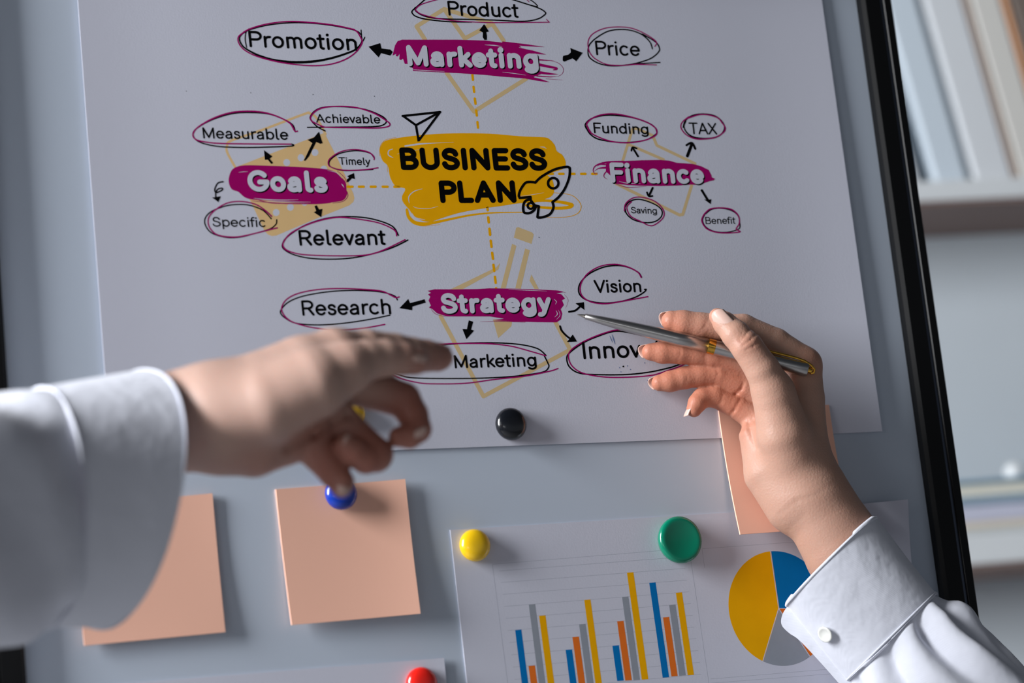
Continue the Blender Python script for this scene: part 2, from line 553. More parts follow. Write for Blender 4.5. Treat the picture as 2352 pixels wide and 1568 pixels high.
shelfbox('shelf', -HALF, HALF, 0, DEP, zu2, zu, M_SHELF)
shelfbox('shelf', -HALF, HALF, 0, DEP, zl2, zl, M_SHELF)
shelfbox('shelf', -HALF, HALF, 0, DEP, zu + 0.40, zu + 0.42, M_SHELF)
shelfbox('shelf', -HALF, HALF, 0, DEP, 0.02, 0.05, M_SHELF)
shelfbox('shelf', -HALF, HALF, 0, DEP, 0.38, 0.40, M_SHELF)
M_SHELFU = mat('underside_shade_brown', (132, 108, 100), rough=0.6)  # the shade below the shelves, put into the colour of a thin strip
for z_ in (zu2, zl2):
    shelfbox('underside_shade', -HALF, HALF, 0.003, DEP, z_ - 0.004, z_ + 0.0005, M_SHELFU, 0.0005)['label'] = 'thin brown strip standing in for the shade under the shelf'
shelfbox('side_panel', -HALF - 0.02, -HALF, 0, DEP, 0, zu + 0.42, M_SHELF)
shelfbox('side_panel', HALF, HALF + 0.02, 0, DEP, 0, zu + 0.42, M_SHELF)
shelfbox('back_panel', -HALF, HALF, DEP, DEP + 0.008, 0, zu + 0.42, M_SHELFB)


def binder(quad, m, label, name='binder', depth=0.13, back=0.012):
    """front corners given bottom-left, bottom-right, top-right, top-left; runs back into the shelf"""
    bl, br, tr, tl = [on_shelf(p[0], p[1], back) for p in quad]
    # settle on the shelf: keep the lean, drop the lowest corner to the board
    low = min(bl.z, br.z)
    d = UP * (zu + 0.0008 - low)
    fr = [p + d for p in (bl, br, tr, tl)]
    o = MB().prism(fr, [p + WD * depth for p in fr]).build(name, m)
    bevel(o, 0.003, 3)
    tag(o, label, 'binder' if name == 'binder' else 'book', 'binders leaning on the upper shelf')
    return o


M_B1 = mat('binder_white', (226, 230, 234), rough=0.5, var=0.02)
M_B2 = mat('binder_pale_blue', (214, 226, 236), rough=0.5, var=0.02)
M_B3 = mat('binder_cream', (226, 224, 218), rough=0.5, var=0.02)
M_B4 = mat('book_brown', (124, 112, 104), rough=0.6, var=0.05)
M_B5 = mat('book_orange', (210, 154, 112), rough=0.6, var=0.05)
sl = 0.288


def lean(x0, x1, top=-260):
    dy = 405 - top
    return [(x0, 408), (x1, 402), (x1 - sl * dy, top - 6), (x0 - sl * dy, top)]


binder(lean(2040, 2112), M_B1, 'white binder right beside the board frame, leftmost on the upper shelf')
binder(lean(2150, 2222), M_B2, 'pale blue white binder, second from the board frame on the upper shelf')
binder(lean(2242, 2326), M_B1, 'white binder third from the board frame, beside the tan booklet')
binder(lean(2331, 2343), mat('booklet_tan', (168, 150, 138), rough=0.6), 'thin tan booklet standing between two white binders', name='booklet')
binder(lean(2348, 2414), M_B3, 'cream white binder beside the orange book at the upper right corner')
binder(lean(2420, 2432), M_B5, 'thin orange book standing beside the brown book on the upper shelf', name='book')
binder(lean(2440, 2560), M_B4, 'thick brown book at the upper right corner of the photo', name='book')

# stack lying on the lower shelf
stack = [
    (0.0, 14, 'grey_white_folder', (206, 210, 210), 'pale grey folder at the bottom of the stack on the lower shelf'),
    (14, 16, 'beige_folder', (226, 216, 200), 'beige folder second from the bottom of the shelf stack'),
    (30, 38, 'lavender_folder', (204, 206, 224), 'thick pale lavender folder in the middle of the shelf stack'),
    (68, 17, 'steel_blue_folder', (150, 174, 192), 'greyish blue folder above the lavender one in the shelf stack'),
    (85, 28, 'cream_folder', (232, 230, 216), 'cream folder under the topmost teal one in the shelf stack'),
    (113, 9, 'teal_folder', (112, 150, 174), 'thin teal blue folder on top of the shelf stack'),
]
PXM = 2.6 / FPX * 1.02
SH_STACK = None
for i, (b, t, nm, c, lab) in enumerate(stack):
    z0 = zl + 0.0006 + b * PXM; z1 = z0 + t * PXM * 0.97
    j = 0.004 * ((i * 37) % 5 - 2)
    o = MB().box(shelf_pt(0.06 + j, 0.075 + 0.3 * j, (z0 + z1) / 2), U * 0.16, WD * 0.065, UP * (z1 - z0) / 2).build('folder', mat(nm, c, rough=0.6, var=0.03))
    bevel(o, min(0.002, (z1 - z0) * 0.3))
    tag(o, lab, 'folder', 'folders lying in a stack on the lower shelf')
    ztop = z1
pb = on_shelf(2326, 1060, 0.06)
rb = 24 * 2.65 / FPX
prof = [(-rb, 0.001)] + [(-rb * math.cos(a * math.pi / 16), rb * math.sin(a * math.pi / 16)) for a in range(1, 16)] + [(rb, 0.001)]
ballo = MB().lathe((pb.x, pb.y, ztop + rb), UP, prof, 28).build('paperweight', mat('white_glass', (240, 244, 246), rough=0.12, coat=0.6), smooth=True)
tag(ballo, 'small round white paperweight sitting on top of the folder stack', 'paperweight')

# ------------------------------------------------------------------ whiteboard on its stand
lt, lb = on_board(-34, 0), on_board(52, 1568)
XL = (on_board(0, 630).x + on_board(52, 1568).x) / 2
XR = (on_board(1966, 0).x + on_board(2161, 1400).x) / 2
XRO = (on_board(2032, 0).x + on_board(2231, 1400).x) / 2
RW = XRO - XR
ZT = on_board(1100, -95).z
ZB = ZT - 0.80
BD = 0.018
wb = empty('whiteboard', ((XL + XR) / 2, 0.02, ZB))
tag(wb, 'large white magnetic board in a black frame carrying the pinned papers', 'whiteboard')
MB().box(((XL + XR) / 2, BD / 2, (ZT + ZB) / 2), ((XR - XL) / 2 + 0.006, 0, 0), (0, BD / 2, 0), (0, 0, (ZT - ZB) / 2 + 0.006)).build('panel', M_BOARD, wb)


def rail_profile(side, name):
    """black rail: an inner strip, a thin ridge and an outer strip set back"""
    x0 = XR if side > 0 else XL
    prof = [(0, 0.001), (0, -0.0055), (0.10, -0.0075), (0.60, -0.0075), (0.64, -0.0062), (0.69, -0.0062), (0.73, -0.0080), (0.97, -0.0080), (1.0, -0.007), (1.0, 0.026), (0, 0.026)]
    lo = [Vector((x0 + side * p[0] * RW, p[1], ZB - RW)) for p in prof]
    hi = [Vector((x0 + side * p[0] * RW, p[1], ZT + RW)) for p in prof]
    return MB().prism(lo, hi).build(name, M_FRAME, wb)


rail_profile(1, 'frame_rail'); rail_profile(-1, 'frame_rail')
# thin grey strip added as the highlight line along the right rail
xg = XR + 0.665 * RW
MB().box((xg, -0.0064, (ZT + ZB) / 2), (0.0009, 0, 0), (0, 0.0003, 0), (0, 0, (ZT - ZB) / 2)).build('frame_highlight', mat('highlight_grey', (92, 98, 112), rough=0.35, metal=1.0), wb)
for z in (ZT + RW / 2, ZB - RW / 2):
    o = MB().box(((XL + XR) / 2, 0.009, z), ((XR - XL) / 2, 0, 0), (0, 0.0165, 0), (0, 0, RW / 2)).build('frame_rail', M_FRAME, wb)
for sx in (XL + 0.09, XR - 0.09):
    MB().box((sx, 0.035, ZB / 2 + 0.1), (0.014, 0, 0), (0, 0.009, 0), (0, 0, ZB / 2 + 0.1 - 0.03)).build('stand_post', M_FRAME, wb)
    MB().box((sx, 0.03, 0.015), (0.016, 0, 0), (0, 0.24, 0), (0, 0, 0.015)).build('stand_foot', M_FRAME, wb)


# ------------------------------------------------------------------ sheets
def sheet(name, corners, off, m, thick=0.0004, curl=None, nu=24, nv=24, parent=None):
    """corners TL, TR, BR, BL in the photo's frame on the board's plane; curl(u, v) lifts it off"""
    P = [c if isinstance(c, Vector) else on_board(c[0], c[1], 0) for c in corners]
    V = []
    for layer in (0, 1):
        for j in range(nv + 1):
            for i in range(nu + 1):
                u, v = i / nu, j / nv
                p = P[0] * (1 - u) * (1 - v) + P[1] * u * (1 - v) + P[2] * u * v + P[3] * (1 - u) * v
                d = off + (curl(u, v) if curl else 0) - (thick if layer else 0)
                V.append(Vector((p.x, -d, p.z)))
    F = []; n = (nu + 1) * (nv + 1)
    for j in range(nv):
        for i in range(nu):
            a = j * (nu + 1) + i
            F.append([a, a + nu + 1, a + nu + 2, a + 1]); F.append([n + a, n + a + 1, n + a + nu + 2, n + a + nu + 1])
    loop = [i for i in range(nu + 1)] + [j * (nu + 1) + nu for j in range(1, nv + 1)] + [nv * (nu + 1) + i for i in range(nu - 1, -1, -1)] + [j * (nu + 1) for j in range(nv - 1, 0, -1)]
    for a, b in zip(loop, loop[1:] + loop[:1]):
        F.append([a, b, n + b, n + a])
    o = obj(name, V, F, m, parent)
    fix_normals(o)
    md = o.data
    md.polygons.foreach_set('use_smooth', [len(p.vertices) == 4 and p.index < nu * nv * 2 for p in md.polygons])
    md.set_sharp_from_angle(angle=math.radians(40))
    return o


# the big mind-map sheet
bl, br = on_board(259, 1058), on_board(2017, 993)
PO = 0.0012                       # front of the poster
top = on_board(1100, -70).z
po = empty('mind_map_poster', ((bl.x + br.x) / 2, -PO, (bl.z + br.z) / 2))
tag(po, 'large white sheet printed with a BUSINESS PLAN mind map, pinned on the board', 'poster')
xl = (on_board(172, 0).x + on_board(243, 860).x) / 2
xr = (on_board(1885, 0).x + on_board(2017, 993).x) / 2


def sheet_world(name, x0, x1, z0, z1a, z1b, off, m, curl, nu, nv, parent, thick=0.0006):
    c = [Vector((x0, 0, z0)), Vector((x1, 0, z0)), Vector((x1, 0, z1b)), Vector((x0, 0, z1a))]
    return sheet(name, c, off, m, thick, curl, nu, nv, parent)


def pcurl(u, v):
    e = max(0, (u - 0.86) / 0.14)
    return 0.0028 * e ** 2 * (0.35 + 0.65 * v) + 0.0010 * max(0, (0.10 - u) / 0.1) ** 2


sheet_world('sheet', xl, xr, top, bl.z, br.z, PO, M_PAPER, pcurl, 40, 24, po)

o1, o2, o3, o4, o5, o6, o7 = [PO + 0.00001 * k for k in range(1, 8)]
# --- pale tan icons under everything
def marks(name, off, m, fn, label=None, parent=po):
    P = Print(off); fn(P)
    return P.build(name, m, parent, label)


def f_box(P):
    P.lines(ZB_([(545, 425), (455, 285), (752, 98), (977, 415), (1262, 262)]), 9.5)
    P.lines(ZB_([(752, 98), (1268, 250), (1395, 440)]), 9.5)
    P.lines(ZB_([(782, 790), (1075, 1205), (1640, 850)]), 9.5)


def ZB_(p): return Z(860, 0, 4.704, p)


marks('printed_icon', o1, M_TAN, f_box, 'pale tan outline of an open box behind Marketing')


def f_cal(P):
    P.ribbon(bez(ZD([(470, 640), (430, 570), (396, 500), (398, 450), (432, 405), (700, 312), (1090, 165), (1140, 158), (1190, 185), (1240, 260), (1285, 345)]), 6), 5.5)
    P.poly(ZD([(480, 640), (1275, 333), (1400, 580), (1535, 880), (1545, 920), (1535, 955), (1500, 985), (1160, 1122), (840, 1258), (800, 1262), (765, 1248), (735, 1215), (600, 930)]))


marks('printed_icon', o1, M_TAN2, f_cal, 'tan calendar with white dots behind Goals')


for x, y in ((935, 600), (1063, 557), (1190, 510), (1270, 660), (840, 1050), (968, 1003), (1095, 958)):
    a = ZD([(x, y)])[0]
    marks('calendar_dot', o2, M_PAPER, lambda P: P.disc(a[0], a[1], 7.8, 8.2, 20))


def f_fold(P):
    P.ribbon(ZF([(505, 700), (612, 352)]), 6.5); P.lines(ZF([(612, 352), (655, 345), (825, 420), (870, 525), (1275, 718)]), 6.5)
    P.lines(ZF([(570, 515), (940, 675)]), 6.5)
    P.lines(ZF([(440, 930), (1110, 1262), (1145, 1255), (1238, 950)]), 7)


marks('printed_icon', o1, M_TAN, f_fold, 'pale tan folder outline behind Finance')


def f_pencil(P):
    P.poly(ZH([(822, 84), (840, 78), (955, 122), (970, 140), (951, 219), (803, 166)]))
    P.poly(ZH([(788, 218), (825, 234), (735, 590), (693, 590)]))
    P.poly(ZH([(897, 257), (937, 271), (861, 595), (815, 590)]))
    P.poly(ZH([(270, 600), (655, 415), (688, 378), (672, 434), (370, 600)]))
    P.poly(ZH([(950, 475), (1012, 595), (975, 595), (934, 525)]))
    P.lines(ZH([(190, 825), (548, 1495), (1275, 1105), (1150, 870)]), 9.5)
    P.poly(ZH([(628, 850), (790, 850), (783, 908), (672, 1008)]))


marks('printed_icon', o1, M_TAN, f_pencil, 'pale tan pencil and page outline behind Strategy')


# --- amber dashes
DASH = {'Marketing': [(ZB_(a), 5.6) for a in ([(1058, 808), (1064, 862)], [(1070, 938), (1077, 992)], [(1084, 1065), (1092, 1120)], [(1099, 1193), (1106, 1248)], [(1112, 1318), (1119, 1378)])],
        'Goals': [(ZD([(x, 818), (x + 42, 818)]), 6.0) for x in (1485, 1585, 1692, 1800, 1905)],
        'Finance': [(ZE([(x, 737), (x + 42, 737)]), 5.8) for x in (1785, 1892, 2002, 2112, 2222)],
        'Strategy': [(ZE(a), 5.8) for a in ([(1174, 1075), (1176, 1100)], [(1181, 1172), (1187, 1222)], [(1195, 1290), (1201, 1342)], [(1208, 1410), (1214, 1462)])] + [(ZH(a), 5.8) for a in ([(598, 92), (604, 143)], [(609, 192), (616, 243)], [(621, 293), (628, 344)], [(632, 394), (639, 445)], [(644, 494), (651, 545)], [(654, 590), (657, 620)])]}
for k_, seg_ in DASH.items():
    marks('dashed_line', o2, M_AMB, lambda P: [P.ribbon(a, w_) for a, w_ in seg_], 'amber dashed line from the title to ' + k_)


# --- amber title blob
def f_blob(P):
    main = [(98, 520), (108, 455), (155, 405), (300, 374), (550, 345), (850, 331), (1200, 335), (1500, 360), (1740, 371), (1800, 395), (1848, 450), (1868, 508), (1925, 550), (1957, 620), (1940, 680), (1850, 715), (1775, 745), (1825, 800), (1842, 900), (1815, 960), (1740, 992), (1620, 1030), (1500, 1030), (1300, 1060), (1150, 1080), (900, 1125), (700, 1185), (610, 1215), (520, 1205), (440, 1160), (395, 1100), (330, 1020), (320, 960), (350, 885), (255, 860), (200, 770), (178, 660), (125, 605)]
    P.poly(bez(ZE(main), 4, True))
    P.ribbon(bez(ZE([(368, 1095), (385, 1165), (440, 1220), (520, 1238), (620, 1228), (800, 1190), (1000, 1150), (1200, 1128), (1400, 1122), (1540, 1120)]), 6), [6, 8, 9, 7, 5, 4, 2.5, 2])
    P.ribbon(bez(ZE([(365, 1100), (375, 1165), (430, 1225), (500, 1256), (600, 1255), (700, 1243)]), 6), [1, 1.4, 1.2, 0.5], False)
    P.ribbon(bez(ZE([(1560, 1015), (1750, 1004), (1900, 1018), (2005, 1040), (2018, 1056), (1970, 1074), (1850, 1080), (1700, 1070), (1560, 1050)]), 6), [5, 6, 7, 8, 8, 7, 6, 5])
    P.ribbon(bez(ZE([(1840, 925), (2000, 945), (2075, 995), (2112, 1060), (2085, 1125), (2010, 1160), (1900, 1172), (1760, 1170)]), 6), [1.2, 1.6, 1.8, 1.4, 1.0])
    P.ribbon(bez(ZE([(98, 560), (95, 500), (110, 440), (160, 395), (260, 372)]), 6), 0.9, False)
    P.ribbon(bez(ZE([(178, 720), (172, 670), (185, 640)]), 6), 0.9, False)


marks('title_patch', o2, M_AMB, f_blob, 'amber brushed patch behind the words BUSINESS PLAN')


for l_, w_ in ((bez(ZE([(345, 460), (480, 440), (620, 430), (840, 420)]), 6), [3.5, 4, 1.5, 0.3]),
              (bez(ZE([(228, 488), (188, 505), (184, 548), (232, 576)]), 6), [1.2, 2.6, 2.6, 0.8]),
              (bez(ZE([(525, 885), (440, 912), (388, 965), (392, 1030)]), 6), [0.6, 2, 2.4, 0.8]),
              (bez(ZE([(1700, 468), (1740, 470), (1765, 486)]), 6), [0.5, 2, 0.5]),
              (bez(ZE([(420, 1130), (455, 1175), (550, 1196)]), 6), [0.6, 2.2, 0.8]),
              (bez(ZE([(430, 1060), (470, 1078), (580, 1084), (680, 1062)]), 6), [0.4, 1.4, 0.4]),
              (bez(ZE([(1480, 965), (1620, 945), (1740, 925)]), 6), [0.3, 1.2, 0.3]),
              (bez(ZE([(270, 540), (330, 525), (520, 488)]), 6), [0.3, 0.9, 0.3])):
    marks('patch_streak', o3, M_PAPER, lambda P: P.ribbon(l_, w_, False))


# --- magenta brush banners
def f_goals(P):
    P.poly(bez(ZD([(412, 770), (428, 690), (470, 645), (560, 625), (750, 628), (1000, 638), (1250, 655), (1370, 682), (1428, 735), (1466, 780), (1474, 850), (1480, 880), (1455, 930), (1400, 952), (1250, 965), (1000, 962), (800, 945), (640, 935), (560, 915), (500, 865), (440, 840)]), 4, True))
    for a, w_ in (([(620, 945), (900, 968), (1200, 970), (1330, 962)], [1, 2.4, 2.5, 1]), ([(640, 925), (800, 965), (1000, 968)], [1, 2, .6]), ([(1390, 675), (1450, 730), (1475, 780)], [1, 1.4, 1]), ([(1478, 860), (1484, 905), (1440, 950), (1350, 966)], [1, 1.5, 1.5, 1])):
        P.ribbon(bez(ZD(a), 6), w_, False)


def f_marketing(P):
    P.poly(ZB_([(208, 550), (222, 490), (250, 445), (300, 428), (600, 428), (900, 428), (1200, 438), (1400, 462), (1560, 490), (1600, 520), (1560, 540), (1700, 570), (1720, 610), (1760, 640), (1720, 680), (1790, 720), (1740, 760), (1800, 800), (1720, 830), (1760, 860), (1560, 842), (1350, 826), (1200, 810), (900, 790), (600, 776), (415, 766), (418, 742), (372, 700), (352, 690), (328, 690), (308, 632), (285, 650), (268, 640), (272, 580), (250, 610), (230, 606), (236, 580), (195, 600)]))
    for a, w_ in (([(1380, 462), (1620, 486), (1835, 507)], [7, 5, 0.4]), ([(1500, 520), (1700, 560), (1850, 588)], [8, 7, 0.6]), ([(1700, 638), (1810, 648), (1940, 655)], [5, 3, .3]), ([(1740, 690), (1860, 715), (1960, 735), (1966, 748), (1930, 755)], [7, 6, 5, 4, 2]), ([(1740, 775), (1880, 795), (1985, 802)], [7, 5, .4]), ([(1640, 835), (1780, 862), (1888, 887)], [7, 6, .4]), ([(1750, 820), (1900, 830), (1975, 822)], [3, 2, .3]),
                 ([(1900, 655), (1985, 680), (2038, 735), (2030, 795), (1975, 828)], [.8, 1.2, 1.2, .6]), ([(1850, 850), (1950, 858), (2040, 864)], [1, .8, .3])):
        P.ribbon(bez(ZB_(a), 6), w_, False)


def f_strategy(P):
    P.poly(ZH([(80, 612), (140, 598), (300, 599), (500, 596), (600, 590), (800, 593), (1000, 600), (1150, 607), (1225, 622), (1160, 632), (1200, 640), (1232, 676), (1206, 690), (1222, 730), (1195, 765), (1208, 800), (1198, 850), (1160, 876), (1000, 874), (800, 868), (620, 858), (720, 845), (600, 826), (400, 826), (240, 826), (160, 800), (120, 765), (92, 752), (108, 735), (88, 692), (103, 660), (84, 642), (108, 628)]))
    for a, w_ in (([(520, 870), (700, 868), (900, 874)], [.4, 1.6, 1]), ([(1150, 610), (1195, 616), (1240, 628)], [2, 1.6, .3]), ([(110, 765), (150, 806), (230, 828)], [.8, 1.2, .8]), ([(1225, 640), (1258, 690), (1235, 760)], [.4, .7, .3])):
        P.ribbon(bez(ZH(a), 6), w_, False)


def f_finance(P):
    P.poly(ZF([(330, 720), (420, 694), (500, 690), (700, 682), (900, 678), (1000, 685), (1080, 708), (1250, 720), (1340, 745), (1420, 785), (1448, 840), (1452, 862), (1490, 880), (1446, 898), (1380, 920), (1330, 945), (1230, 940), (1100, 950), (900, 955), (700, 952), (560, 945), (430, 930), (400, 895), (385, 850), (330, 800)]))
    for a, w_ in (([(520, 700), (340, 705), (230, 735), (195, 785), (215, 825), (245, 815)], [6, 5, 3, 2.2, 1.5, .4]), ([(440, 760), (330, 760), (250, 770), (205, 800)], [8, 5, 2, .4]), ([(420, 800), (340, 800), (308, 850), (345, 885)], [5, 3, 2, .5]), ([(430, 930), (560, 968), (760, 958)], [1, 1.8, .4]), ([(300, 700), (260, 725), (235, 740)], [1, 1, .3]), ([(1440, 870), (1475, 890), (1440, 900)], [1, 1.5, .5]), ([(400, 740), (280, 725), (240, 745)], [4, 2.5, .5])):
        P.ribbon(bez(ZF(a), 6), w_, False)


B_goals = marks('topic_banner', o3, M_MAG, f_goals, 'magenta brush banner reading Goals')
B_mark = marks('topic_banner', o3, M_MAG, f_marketing, 'magenta brush banner reading Marketing')
B_strat = marks('topic_banner', o3, M_MAG, f_strategy, 'magenta brush banner reading Strategy')
B_fin = marks('topic_banner', o3, M_MAG, f_finance, 'magenta brush banner reading Finance')
for par_, l_, w_ in ((B_goals, ZD([(500, 690), (540, 684), (585, 682)]), [.3, 1.2, .3]), (B_goals, ZD([(640, 922), (760, 934), (900, 938), (1040, 934)]), [.4, 2.2, 1.6, .3]),
                     (B_goals, ZD([(760, 950), (900, 953), (1150, 956)]), [.3, 1.4, .3]), (B_goals, ZD([(1428, 792), (1440, 806), (1452, 826)]), [.5, 2.2, .4]), (B_goals, ZD([(1300, 672), (1380, 690), (1432, 742)]), [.3, 1.2, .4]),
                     (B_mark, ZB_([(1190, 484), (1290, 490), (1380, 502)]), [.3, 2.4, .3]), (B_mark, ZB_([(420, 752), (560, 762), (760, 772)]), [.6, 1.8, .3]), (B_mark, ZB_([(1380, 778), (1500, 792), (1640, 812)]), [.3, 1.6, .3]), (B_mark, ZB_([(1560, 512), (1640, 524), (1720, 540)]), [.3, 3, .3]),
                     (B_strat, ZH([(1138, 680), (1160, 702), (1150, 725)]), [.4, 1.8, .3]), (B_strat, ZH([(1156, 775), (1168, 806), (1145, 832)]), [.4, 2.2, .4]), (B_strat, ZH([(1176, 770), (1190, 815), (1160, 852)]), [.3, 1.5, .3]), (B_strat, ZH([(760, 600), (900, 606), (1080, 614)]), [.3, 1.4, .3]),
                     (B_fin, ZF([(470, 905), (560, 925), (700, 930)]), [.4, 1.8, .3])):
    marks('banner_streak', o4, M_PAPER, lambda P: P.ribbon(bez(l_, 6), w_, False), None, par_)
BOLD = [('Goals', 571, 440, 754, 442.7, 50, 11.3, B_goals), ('Marketing', 937, 152, 1238, 159, 49, 11.4, B_mark),
        ('Strategy', 1014.5, 720.5, 1268, 716.8, 47.5, 10.8, B_strat), ('Finance', 1404, 419.5, 1619, 423, 46.6, 10.2, B_fin)]
for t, x0, y0, x1, y1, cap, st, par in BOLD:
    sh = Print(o4); word(sh, t, x0, y0, x1, y1, cap, st, dx=2.6, dy=2.8, stroke2=st); sh.build('lettering_shadow', M_INK, par)
    wo = Print(o5); word(wo, t, x0, y0, x1, y1, cap, st); wo.build('lettering', M_PAPER, par, 'bold white word ' + t)

# --- words in black
WORDS = [('BUSINESS', 921.5, 390.2, 1258.5, 392.3, 52, 12.3), ('PLAN', 1012, 466.4, 1187, 465.8, 52, 12.3),
         ('Promotion', 573.5, 108.4, 821, 117, 38, 5.7), ('Product', 1030.5, 35.7, 1193, 41.3, 34, 4.9), ('Price', 1369.5, 126.8, 1471, 129.3, 33.6, 4.6),
         ('Measurable', 467, 318, 662.8, 321.6, 26, 3.7), ('Achievable', 726.5, 281.9, 874, 284, 20.5, 2.9), ('Timely', 779, 378.3, 851, 379.5, 17.6, 2.4),
         ('Specific', 489, 520.5, 611.3, 521.6, 22.8, 3.1), ('Relevant', 688.5, 564.4, 888, 562.8, 36.5, 5.6),
         ('Funding', 1364.6, 306, 1490, 308.6, 25, 3.6), ('TAX', 1584, 308.2, 1647.5, 309.3, 27.3, 3.4),
         ('Saving', 1450, 489.7, 1509, 491, 15, 2.0), ('Benefit', 1621, 514.4, 1690, 514.2, 16.4, 2.1),
         ('Research', 694.8, 725.2, 898.8, 721.8, 35.8, 5.2), ('Vision', 1366, 672.6, 1473.6, 671.2, 30.2, 4.5),
         ('Marketing', 1045, 846, 1233, 841.2, 31, 4.6), ('Innovation', 1340, 824.8, 1598, 817.5, 40, 6.0)]
for t, x0, y0, x1, y1, cap, st in WORDS:
    P = Print(o6); word(P, t, x0, y0, x1, y1, cap, st, lean=0.11)
    P.build('printed_word', M_INK, po, 'the word ' + t)


# --- hand-drawn ovals: magenta and black
def oval(mag, blk, label, wm=3.0, wb_=3.2):
    for lines_, m, wdt, off in ((mag, M_MAG, wm, o5), (blk, M_INK, wb_, o4)):
        P = Print(off)
        for l in lines_:
            if isinstance(l, tuple): l, ww = l
            else: ww = wdt
            P.ribbon(bez(l, 7), ww)
        P.build('drawn_oval', m, po, ('magenta' if m is M_MAG else 'black') + ' hand-drawn oval around ' + label)


oval([ZA([(1620, 265), (1400, 220), (1075, 193), (850, 213), (680, 260), (600, 310), (574, 345), (588, 400), (645, 458), (760, 512), (950, 560), (1150, 586), (1300, 590), (1430, 573), (1550, 530), (1640, 465), (1692, 385), (1680, 340), (1650, 290), (1612, 262)])],
     [(ZA([(1680, 310), (1640, 278), (1500, 243), (1300, 214), (1080, 204), (870, 222), (700, 262), (620, 300), (588, 345), (610, 405), (660, 447), (760, 498), (900, 540), (1080, 560), (1250, 553), (1400, 527), (1540, 485), (1640, 440), (1690, 370), (1665, 310)]), [2.5, 3, 3, 2.6, 3, 3.4, 5, 6, 5, 4, 2.6]), (ZA([(652, 425), (640, 360), (646, 290), (672, 260)]), 2.6), (ZA([(1682, 270), (1694, 365), (1716, 335)]), 2.2), (ZA([(1694, 380), (1714, 345)]), 2.2)], 'Promotion')
oval([(ZB_([(700, -10), (520, 42), (448, 95), (462, 125), (520, 157), (700, 202), (900, 227), (1200, 243), (1500, 243), (1890, 240)]), 2.2), (ZB_([(1890, 242), (1858, 208)]), 1.6), (ZB_([(1640, -10), (1670, 20)]), 1.6)],
     [(ZB_([(545, -5), (470, 62), (412, 112), (408, 142), (450, 178), (560, 208), (800, 234), (1050, 238)]), 3), (ZB_([(436, 85), (450, 122), (520, 166), (640, 196), (800, 206), (1000, 209), (1300, 217), (1600, 230), (1760, 206), (1838, 160), (1845, 132), (1780, 90), (1640, 42), (1480, -8)]), 3), (ZB_([(1680, -5), (1735, 35), (1755, 70), (1640, 42)]), 2.4)], 'Product')
oval([(ZC([(1195, 360), (1210, 310), (1100, 230), (950, 165), (800, 150), (650, 165), (530, 220), (478, 290), (474, 370), (500, 440), (560, 500), (680, 555), (850, 565), (1000, 555), (1212, 560)]), 2.4)],
     [(ZC([(1168, 385), (1140, 310), (1050, 230), (930, 186), (800, 178), (680, 200), (560, 270), (490, 340), (472, 410), (490, 480), (580, 540), (700, 568), (850, 565), (1000, 540), (1150, 490), (1235, 420), (1242, 370), (1200, 310), (1060, 226)]), 3), (ZC([(880, 560), (1050, 545), (1250, 533)]), 2.8)], 'Price')
oval([(ZA([(1110, 1180), (1085, 1178), (1040, 1108), (930, 1048), (800, 1010), (650, 1000), (500, 1015), (350, 1065), (220, 1140), (172, 1200), (180, 1243), (240, 1270), (400, 1290), (700, 1295), (1050, 1297)]), 3.2)],
     [(ZA([(1090, 1185), (1062, 1120), (960, 1062), (830, 1022), (640, 1013), (500, 1027), (330, 1082), (210, 1150), (170, 1200), (190, 1252), (260, 1290), (400, 1318), (600, 1327), (800, 1325), (1060, 1314), (1058, 1296)]), 3.2)], 'Measurable')
oval([(ZA([(1240, 1090), (1228, 1058), (1270, 1003), (1350, 968), (1500, 957), (1650, 970), (1800, 1020), (1900, 1080), (1942, 1115), (1920, 1140), (1820, 1152), (1600, 1149), (1400, 1146), (1330, 1136), (1240, 1092)]), 3)],
     [(ZA([(1360, 1178), (1295, 1145), (1238, 1090), (1226, 1048), (1280, 988), (1380, 961), (1550, 962), (1720, 985), (1860, 1040), (1910, 1085), (1880, 1125), (1780, 1140), (1500, 1143), (1200, 1146)]), 3)], 'Achievable')
oval([(ZA([(1800, 1437), (1795, 1405), (1740, 1365), (1620, 1345), (1500, 1365), (1410, 1420), (1386, 1465), (1410, 1502), (1520, 1530), (1700, 1528), (1835, 1510)]), 2.6)],
     [(ZA([(1800, 1420), (1760, 1378), (1640, 1356), (1500, 1378), (1420, 1425), (1394, 1470), (1420, 1507), (1540, 1536), (1790, 1525)]), 2.6)], 'Timely')
oval([(ZD([(800, 1085), (740, 1030), (650, 975), (520, 950), (400, 965), (300, 1020), (240, 1080), (227, 1140), (250, 1200), (310, 1250), (430, 1270), (560, 1258), (850, 1188)]), 3)],
     [(ZD([(795, 1105), (720, 1030), (600, 985), (480, 978), (370, 995), (250, 1045), (198, 1110), (210, 1180), (270, 1240), (400, 1275), (520, 1270), (640, 1240), (780, 1200), (838, 1155), (845, 1115)]), 3)], 'Specific')
oval([(ZD([(1925, 1260), (1900, 1205), (1750, 1140), (1500, 1100), (1350, 1098), (1150, 1148), (980, 1230), (910, 1310), (905, 1358), (960, 1400), (1100, 1430), (1400, 1440), (1650, 1432), (1800, 1390), (2000, 1295)]), 3)],
     [(ZD([(1940, 1255), (1880, 1170), (1700, 1107), (1500, 1087), (1300, 1101), (1100, 1165), (950, 1260), (898, 1330), (910, 1380), (1000, 1430), (1150, 1462), (1350, 1470), (1550, 1455), (1750, 1410), (1900, 1360), (2025, 1298)]), 3.2)], 'Relevant')
